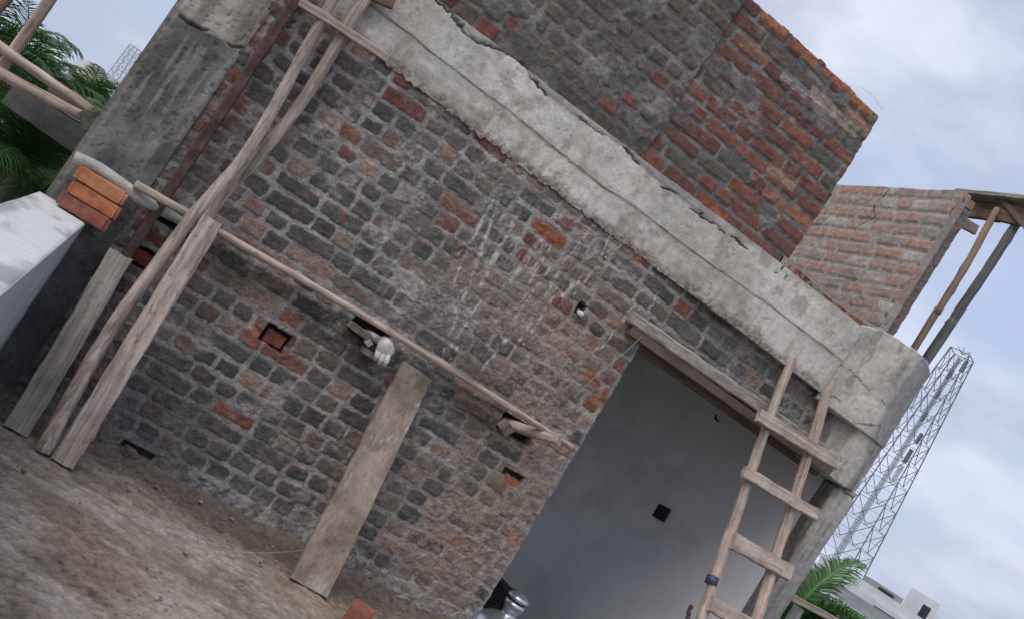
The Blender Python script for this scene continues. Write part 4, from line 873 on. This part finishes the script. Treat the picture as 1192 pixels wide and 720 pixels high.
# dark leafy mass beyond the left edge, one object
def scrub(name, label, boxes, seed, col):
    r = random.Random(seed); V = []; Fc = []; CO = []
    for (c, sx, sy, sz, n) in boxes:
        c = Vector(c)
        for i in range(n):
            u = Vector((r.gauss(0, 1), r.gauss(0, 1), r.gauss(0, 1))).normalized()*(r.random()**.33); p = c+Vector((u.x*sx, u.y*sy, u.z*sz)); s = r.uniform(.06, .12)
            a = Vector((r.gauss(0, 1), r.gauss(0, 1), r.gauss(0, 1))).normalized(); b = a.orthogonal().normalized(); g = r.uniform(.6, 1.3); k = len(V)
            V.extend([p-a*s, p+b*s*.4, p+a*s, p-b*s*.4]); Fc.append((k, k+1, k+2, k+3)); CO.extend([(col[0]*g, col[1]*g, col[2]*g, 1)]*4)
    me = bpy.data.meshes.new(name); me.from_pydata([tuple(v) for v in V], [], Fc); at = me.color_attributes.new('col', 'FLOAT_COLOR', 'POINT'); at.data.foreach_set('color', np.array(CO, np.float32).ravel()); me.materials.append(M_leaf)
    o = bpy.data.objects.new(name, me); C.objects.link(o); return tag(o, label, 'undergrowth', None, 'stuff')
q = far(30,230,34); q2 = far(100,185,45); q3 = far(975,735,22)
scrub('undergrowth', 'dark mass of leaves below the palms', [((q[0], q[1], q[2]-1.0), 9, 3.0, 2.6, 26000), ((q2[0], q2[1], q2[2]-1.5), 9, 3.0, 3.0, 16000), ((q3[0], q3[1], q3[2]-1.2), 2.6, 2.0, .9, 6000)], 4, (.035, .07, .022))

# ------------------------------------------------------------------ LATTICE TOWERS
def tower(base, H, w0, w1, label, nseg=14, r=.05, mat=M_tower, extras=True, kind='lattice_tower'):
    base = Vector(base); E = empty(kind, base); tag(E, label, 'tower')
    W = lambda t: w0+(w1-w0)*t; ca, sa = math.cos(.5), math.sin(.5)
    def pt(k, t):
        a, b = ((-1, -1), (1, -1), (1, 1), (-1, 1))[k]; w = W(t)/2; return base+Vector(((a*ca-b*sa)*w, (a*sa+b*ca)*w, H*t))
    ts = [1-(1-i/nseg)**1.0 for i in range(nseg+1)]
    for k in range(4): mb = MB(); mb.tube([pt(k, 0), pt(k, 1)], r*1.5, 6); mb.build('leg', mat, E)
    mb = MB()
    for i in range(nseg):
        for k in range(4):
            k2 = (k+1) % 4; a, b, c, d = pt(k, ts[i]), pt(k2, ts[i]), pt(k, ts[i+1]), pt(k2, ts[i+1])
            mid = (a+b)/2; mb.tube([a, b], r*.7, 4); mb.tube([c, mid], r*.8, 4); mb.tube([d, mid], r*.8, 4)
            q = (c+mid)/2; q2 = (d+mid)/2; mb.tube([q, (a+c)/2], r*.5, 4); mb.tube([q2, (b+d)/2], r*.5, 4)
    for k in range(4): mb.tube([pt(k, 1), pt((k+1) % 4, 1)], r, 4)
    mb.build('bracing', mat, E)
    if extras:
        mb = MB(); c0 = base+Vector((.2, 0, 0))
        for dx in (-.45, -.2, 0, .2, .45): mb.tube([c0+Vector((dx, .3, 0)), c0+Vector((dx*.6, .2, H*.99))], r*.8, 5)
        for i in range(60): t = i/60; a = c0+Vector((-.38+.15*t, .3, H*t)); b = c0+Vector((.38-.15*t, .3, H*t)); mb.tube([a, b], r*.5, 4)
        mb.build('cable_ladder', mat, E)
        for t, s in ((.60, 1.3), (.66, 1.0), (.72, .8), (.78, .7), (.97, .9), (.925, .7), (.86, .6)):
            mb = MB(); c = base+Vector((.5*(1 if s > .75 else -1), -.6, H*t)); mb.box((c.x-.18*s, c.y-.15, c.z-.8*s), (c.x+.18*s, c.y+.15, c.z+.8*s)); mb.build('antenna_panel', M_bldw if t < .62 else mat, E)
        mb = MB()
        for i in range(5): a = i*1.25; mb.tube([base+Vector((0, 0, H)), base+Vector((math.cos(a)*.8, math.sin(a)*.8, H+.6))], r*.7, 4)
        mb.build('crown_brackets', mat, E)
    return E
D_ = 120; top = far(1120,412,D_); bse = Vector((top[0], top[1], ZG)); 
tower(bse, top[2]-ZG, 6.8, 2.2, 'tall grey telecom lattice tower rising beyond the right column', 14, .05)
t2 = far(158,56,150); tower(Vector((t2[0], t2[1], ZG)), t2[2]-ZG, 2.4, 1.3, 'pale distant lattice mast just left of the column edge', 14, .05, noisy_mat('pale_lattice', (.4, .42, .45), (.5, .52, .55), 2, .7, 0), False, 'lattice_mast')

# ------------------------------------------------------------------ DISTANT BUILDINGS
def house(px, py, dist, w, d, hgt, mat, label, wins=3, extras=(), rotz=.35):
    top = far(px, py, dist); E = empty('building', Vector((top[0], top[1], ZG))); E.rotation_euler = (0, 0, rotz); tag(E, label, 'building')
    H = top[2]-ZG; mw = base_world(E)
    mb = MB(); mb.box((-w/2, -d/2, 0), (w/2, d/2, H)); o = mb.build('wall', mat, E, mw=mw)
    mb = MB(); t = .25
    mb.box((-w/2-.3, -d/2-.3, H+.003), (w/2+.3, d/2+.3, H+.25)); mb.build('roof', M_bldw, E, mw=mw)
    mb = MB()
    for (x0, x1, y0, y1) in ((-w/2, w/2, -d/2, -d/2+t), (-w/2, w/2, d/2-t, d/2), (-w/2, -w/2+t, -d/2+t, d/2-t), (w/2-t, w/2, -d/2+t, d/2-t)): mb.box((x0, y0, H+.253), (x1, y1, H+.9))
    mb.build('roof_parapet', mat, E, mw=mw)
    n = wins
    for fl in range(2):
        for i in range(n):
            x_ = -w/2+(i+.5)*w/n; zc_ = H-1.7-3.1*fl; mb = MB(); mb.box((x_-.6, -d/2-.06, zc_-.7), (x_+.6, -d/2+.02, zc_+.6)); f = mb.build('window', M_bldw, E, mw=mw)
            mb = MB(); mb.box((x_-.5, -d/2-.09, zc_-.6), (x_+.5, -d/2-.061, zc_+.55)); mb.build('pane', M_win, f, mw=mw)
    for (x0, y0, z0, x1, y1, z1, m_) in extras:
        mb = MB(); mb.box((x0, y0, H+z0), (x1, y1, H+z1)); mb.build('roof_room', m_, E, mw=mw)
    return E
house(1018,704,70, 5.6, 8, 9, M_bldw, 'white flat roofed house with a rooftop room at the bottom right', 3, ((.7,-3.0,.26,1.9,-1.4,2.2,M_bldw),(.95,-3.05,.9,1.5,-2.99,1.7,M_win),(-2.6,-3.6,.26,-.6,-2,1.25,M_bldg),(-2.3,-3.65,.6,-1.2,-3.59,1.1,M_win)), -.30)
house(974,700,60, 3.4, 6, 9, M_bldg, 'grey rendered house just right of the green palm', 2, ((-.6,-2.4,.26,.6,-1,1.3,M_bldw),), -.30)
house(1066,738,80, 6, 8, 9, M_bldw, 'farther pale house low at the bottom right edge', 3, ((-2.5,-3,.26,-.9,-1,1.9,M_bldw),(-2.2,-3.05,.7,-1.3,-2.99,1.5,M_win),(.6,-2,.26,1.6,-1,1.2,M_black)), -.30)
house(136,118,60, 5, 6, 9, M_bldw, 'bluish white house glimpsed between palms and column', 2, (), .2)

# ------------------------------------------------------------------ GROUND
x, y = np.meshgrid(np.linspace(-1, 1, 60), np.linspace(-1, 1, 60)); x = np.sign(x)*np.abs(x)**3*2500; y = np.sign(y)*np.abs(y)**3*2500
re = Relief(); re.patch((0, 0, ZG), (1, 0, 0), (0, 1, 0), (0, 0, 1), x, y, x*0, mix(np.array([.07, .09, .045]), np.array([.16, .14, .10]), fbm(x, y, 60, 4, 3)), None, 1.0)
tag(re.build('ground', relief_mat('earth', .3, .2, .95, .02)), kind='structure')

# ------------------------------------------------------------------ SKY, SUN
w = bpy.data.worlds.new('World'); bpy.context.scene.world = w; w.use_nodes = True; N = w.node_tree.nodes; L = w.node_tree.links
bg = N['Background']; sky = N.new('ShaderNodeTexSky'); sky.sky_type = 'NISHITA'; sky.sun_disc = False
SUN_EL, SUN_AZ = rad(50), rad(-122)                                   # azimuth measured from +Y towards +X
sky.sun_elevation = SUN_EL; sky.sun_rotation = SUN_AZ; sky.dust_density = 2.5; sky.air_density = 1.0
tc = N.new('ShaderNodeTexCoord'); mp = N.new('ShaderNodeMapping'); mp.inputs['Scale'].default_value = (1, 1, 2.2); L.new(tc.outputs['Generated'], mp.inputs[0])
n1 = N.new('ShaderNodeTexNoise'); n1.inputs['Scale'].default_value = 2.6; n1.inputs['Detail'].default_value = 7; n1.inputs['Roughness'].default_value = .55; n1.inputs['Distortion'].default_value = .35; L.new(mp.outputs[0], n1.inputs['Vector'])
cr = N.new('ShaderNodeValToRGB'); e = cr.color_ramp.elements; e[0].position = .30; e[0].color = (0, 0, 0, 1); e[1].position = .62; e[1].color = (1, 1, 1, 1); L.new(n1.outputs[0], cr.inputs[0])
n2 = N.new('ShaderNodeTexNoise'); n2.inputs['Scale'].default_value = 5.5; n2.inputs['Detail'].default_value = 5; L.new(mp.outputs[0], n2.inputs['Vector'])
cc = N.new('ShaderNodeValToRGB'); e = cc.color_ramp.elements; e[0].position = .42; e[0].color = (4.0, 4.35, 5.5, 1); e[1].position = .60; e[1].color = (6.3, 6.6, 7.6, 1); L.new(n2.outputs[0], cc.inputs[0])
base = N.new('ShaderNodeMix'); base.data_type = 'RGBA'; base.inputs[0].default_value = .78; L.new(sky.outputs[0], base.inputs[6]); base.inputs[7].default_value = (4.2, 5.0, 6.9, 1)
mx = N.new('ShaderNodeMix'); mx.data_type = 'RGBA'; L.new(cr.outputs[0], mx.inputs[0]); L.new(base.outputs[2], mx.inputs[6]); L.new(cc.outputs[0], mx.inputs[7])
L.new(mx.outputs[2], bg.inputs['Color']); bg.inputs['Strength'].default_value = .10
s = bpy.data.lights.new('sun', 'SUN'); s.energy = 1.5; s.angle = rad(50); s.color = (1, .92, .82); so = bpy.data.objects.new('sun', s); C.objects.link(so)
d = Vector((math.sin(SUN_AZ)*math.cos(SUN_EL), math.cos(SUN_AZ)*math.cos(SUN_EL), math.sin(SUN_EL))); so.rotation_euler = d.to_track_quat('Z', 'Y').to_euler()

sc = bpy.context.scene
sc.view_settings.view_transform = 'Standard'; sc.view_settings.look = 'None'; sc.view_settings.exposure = 0.39; sc.view_settings.gamma = 1
sc.render.resolution_x = 1024; sc.render.resolution_y = 618
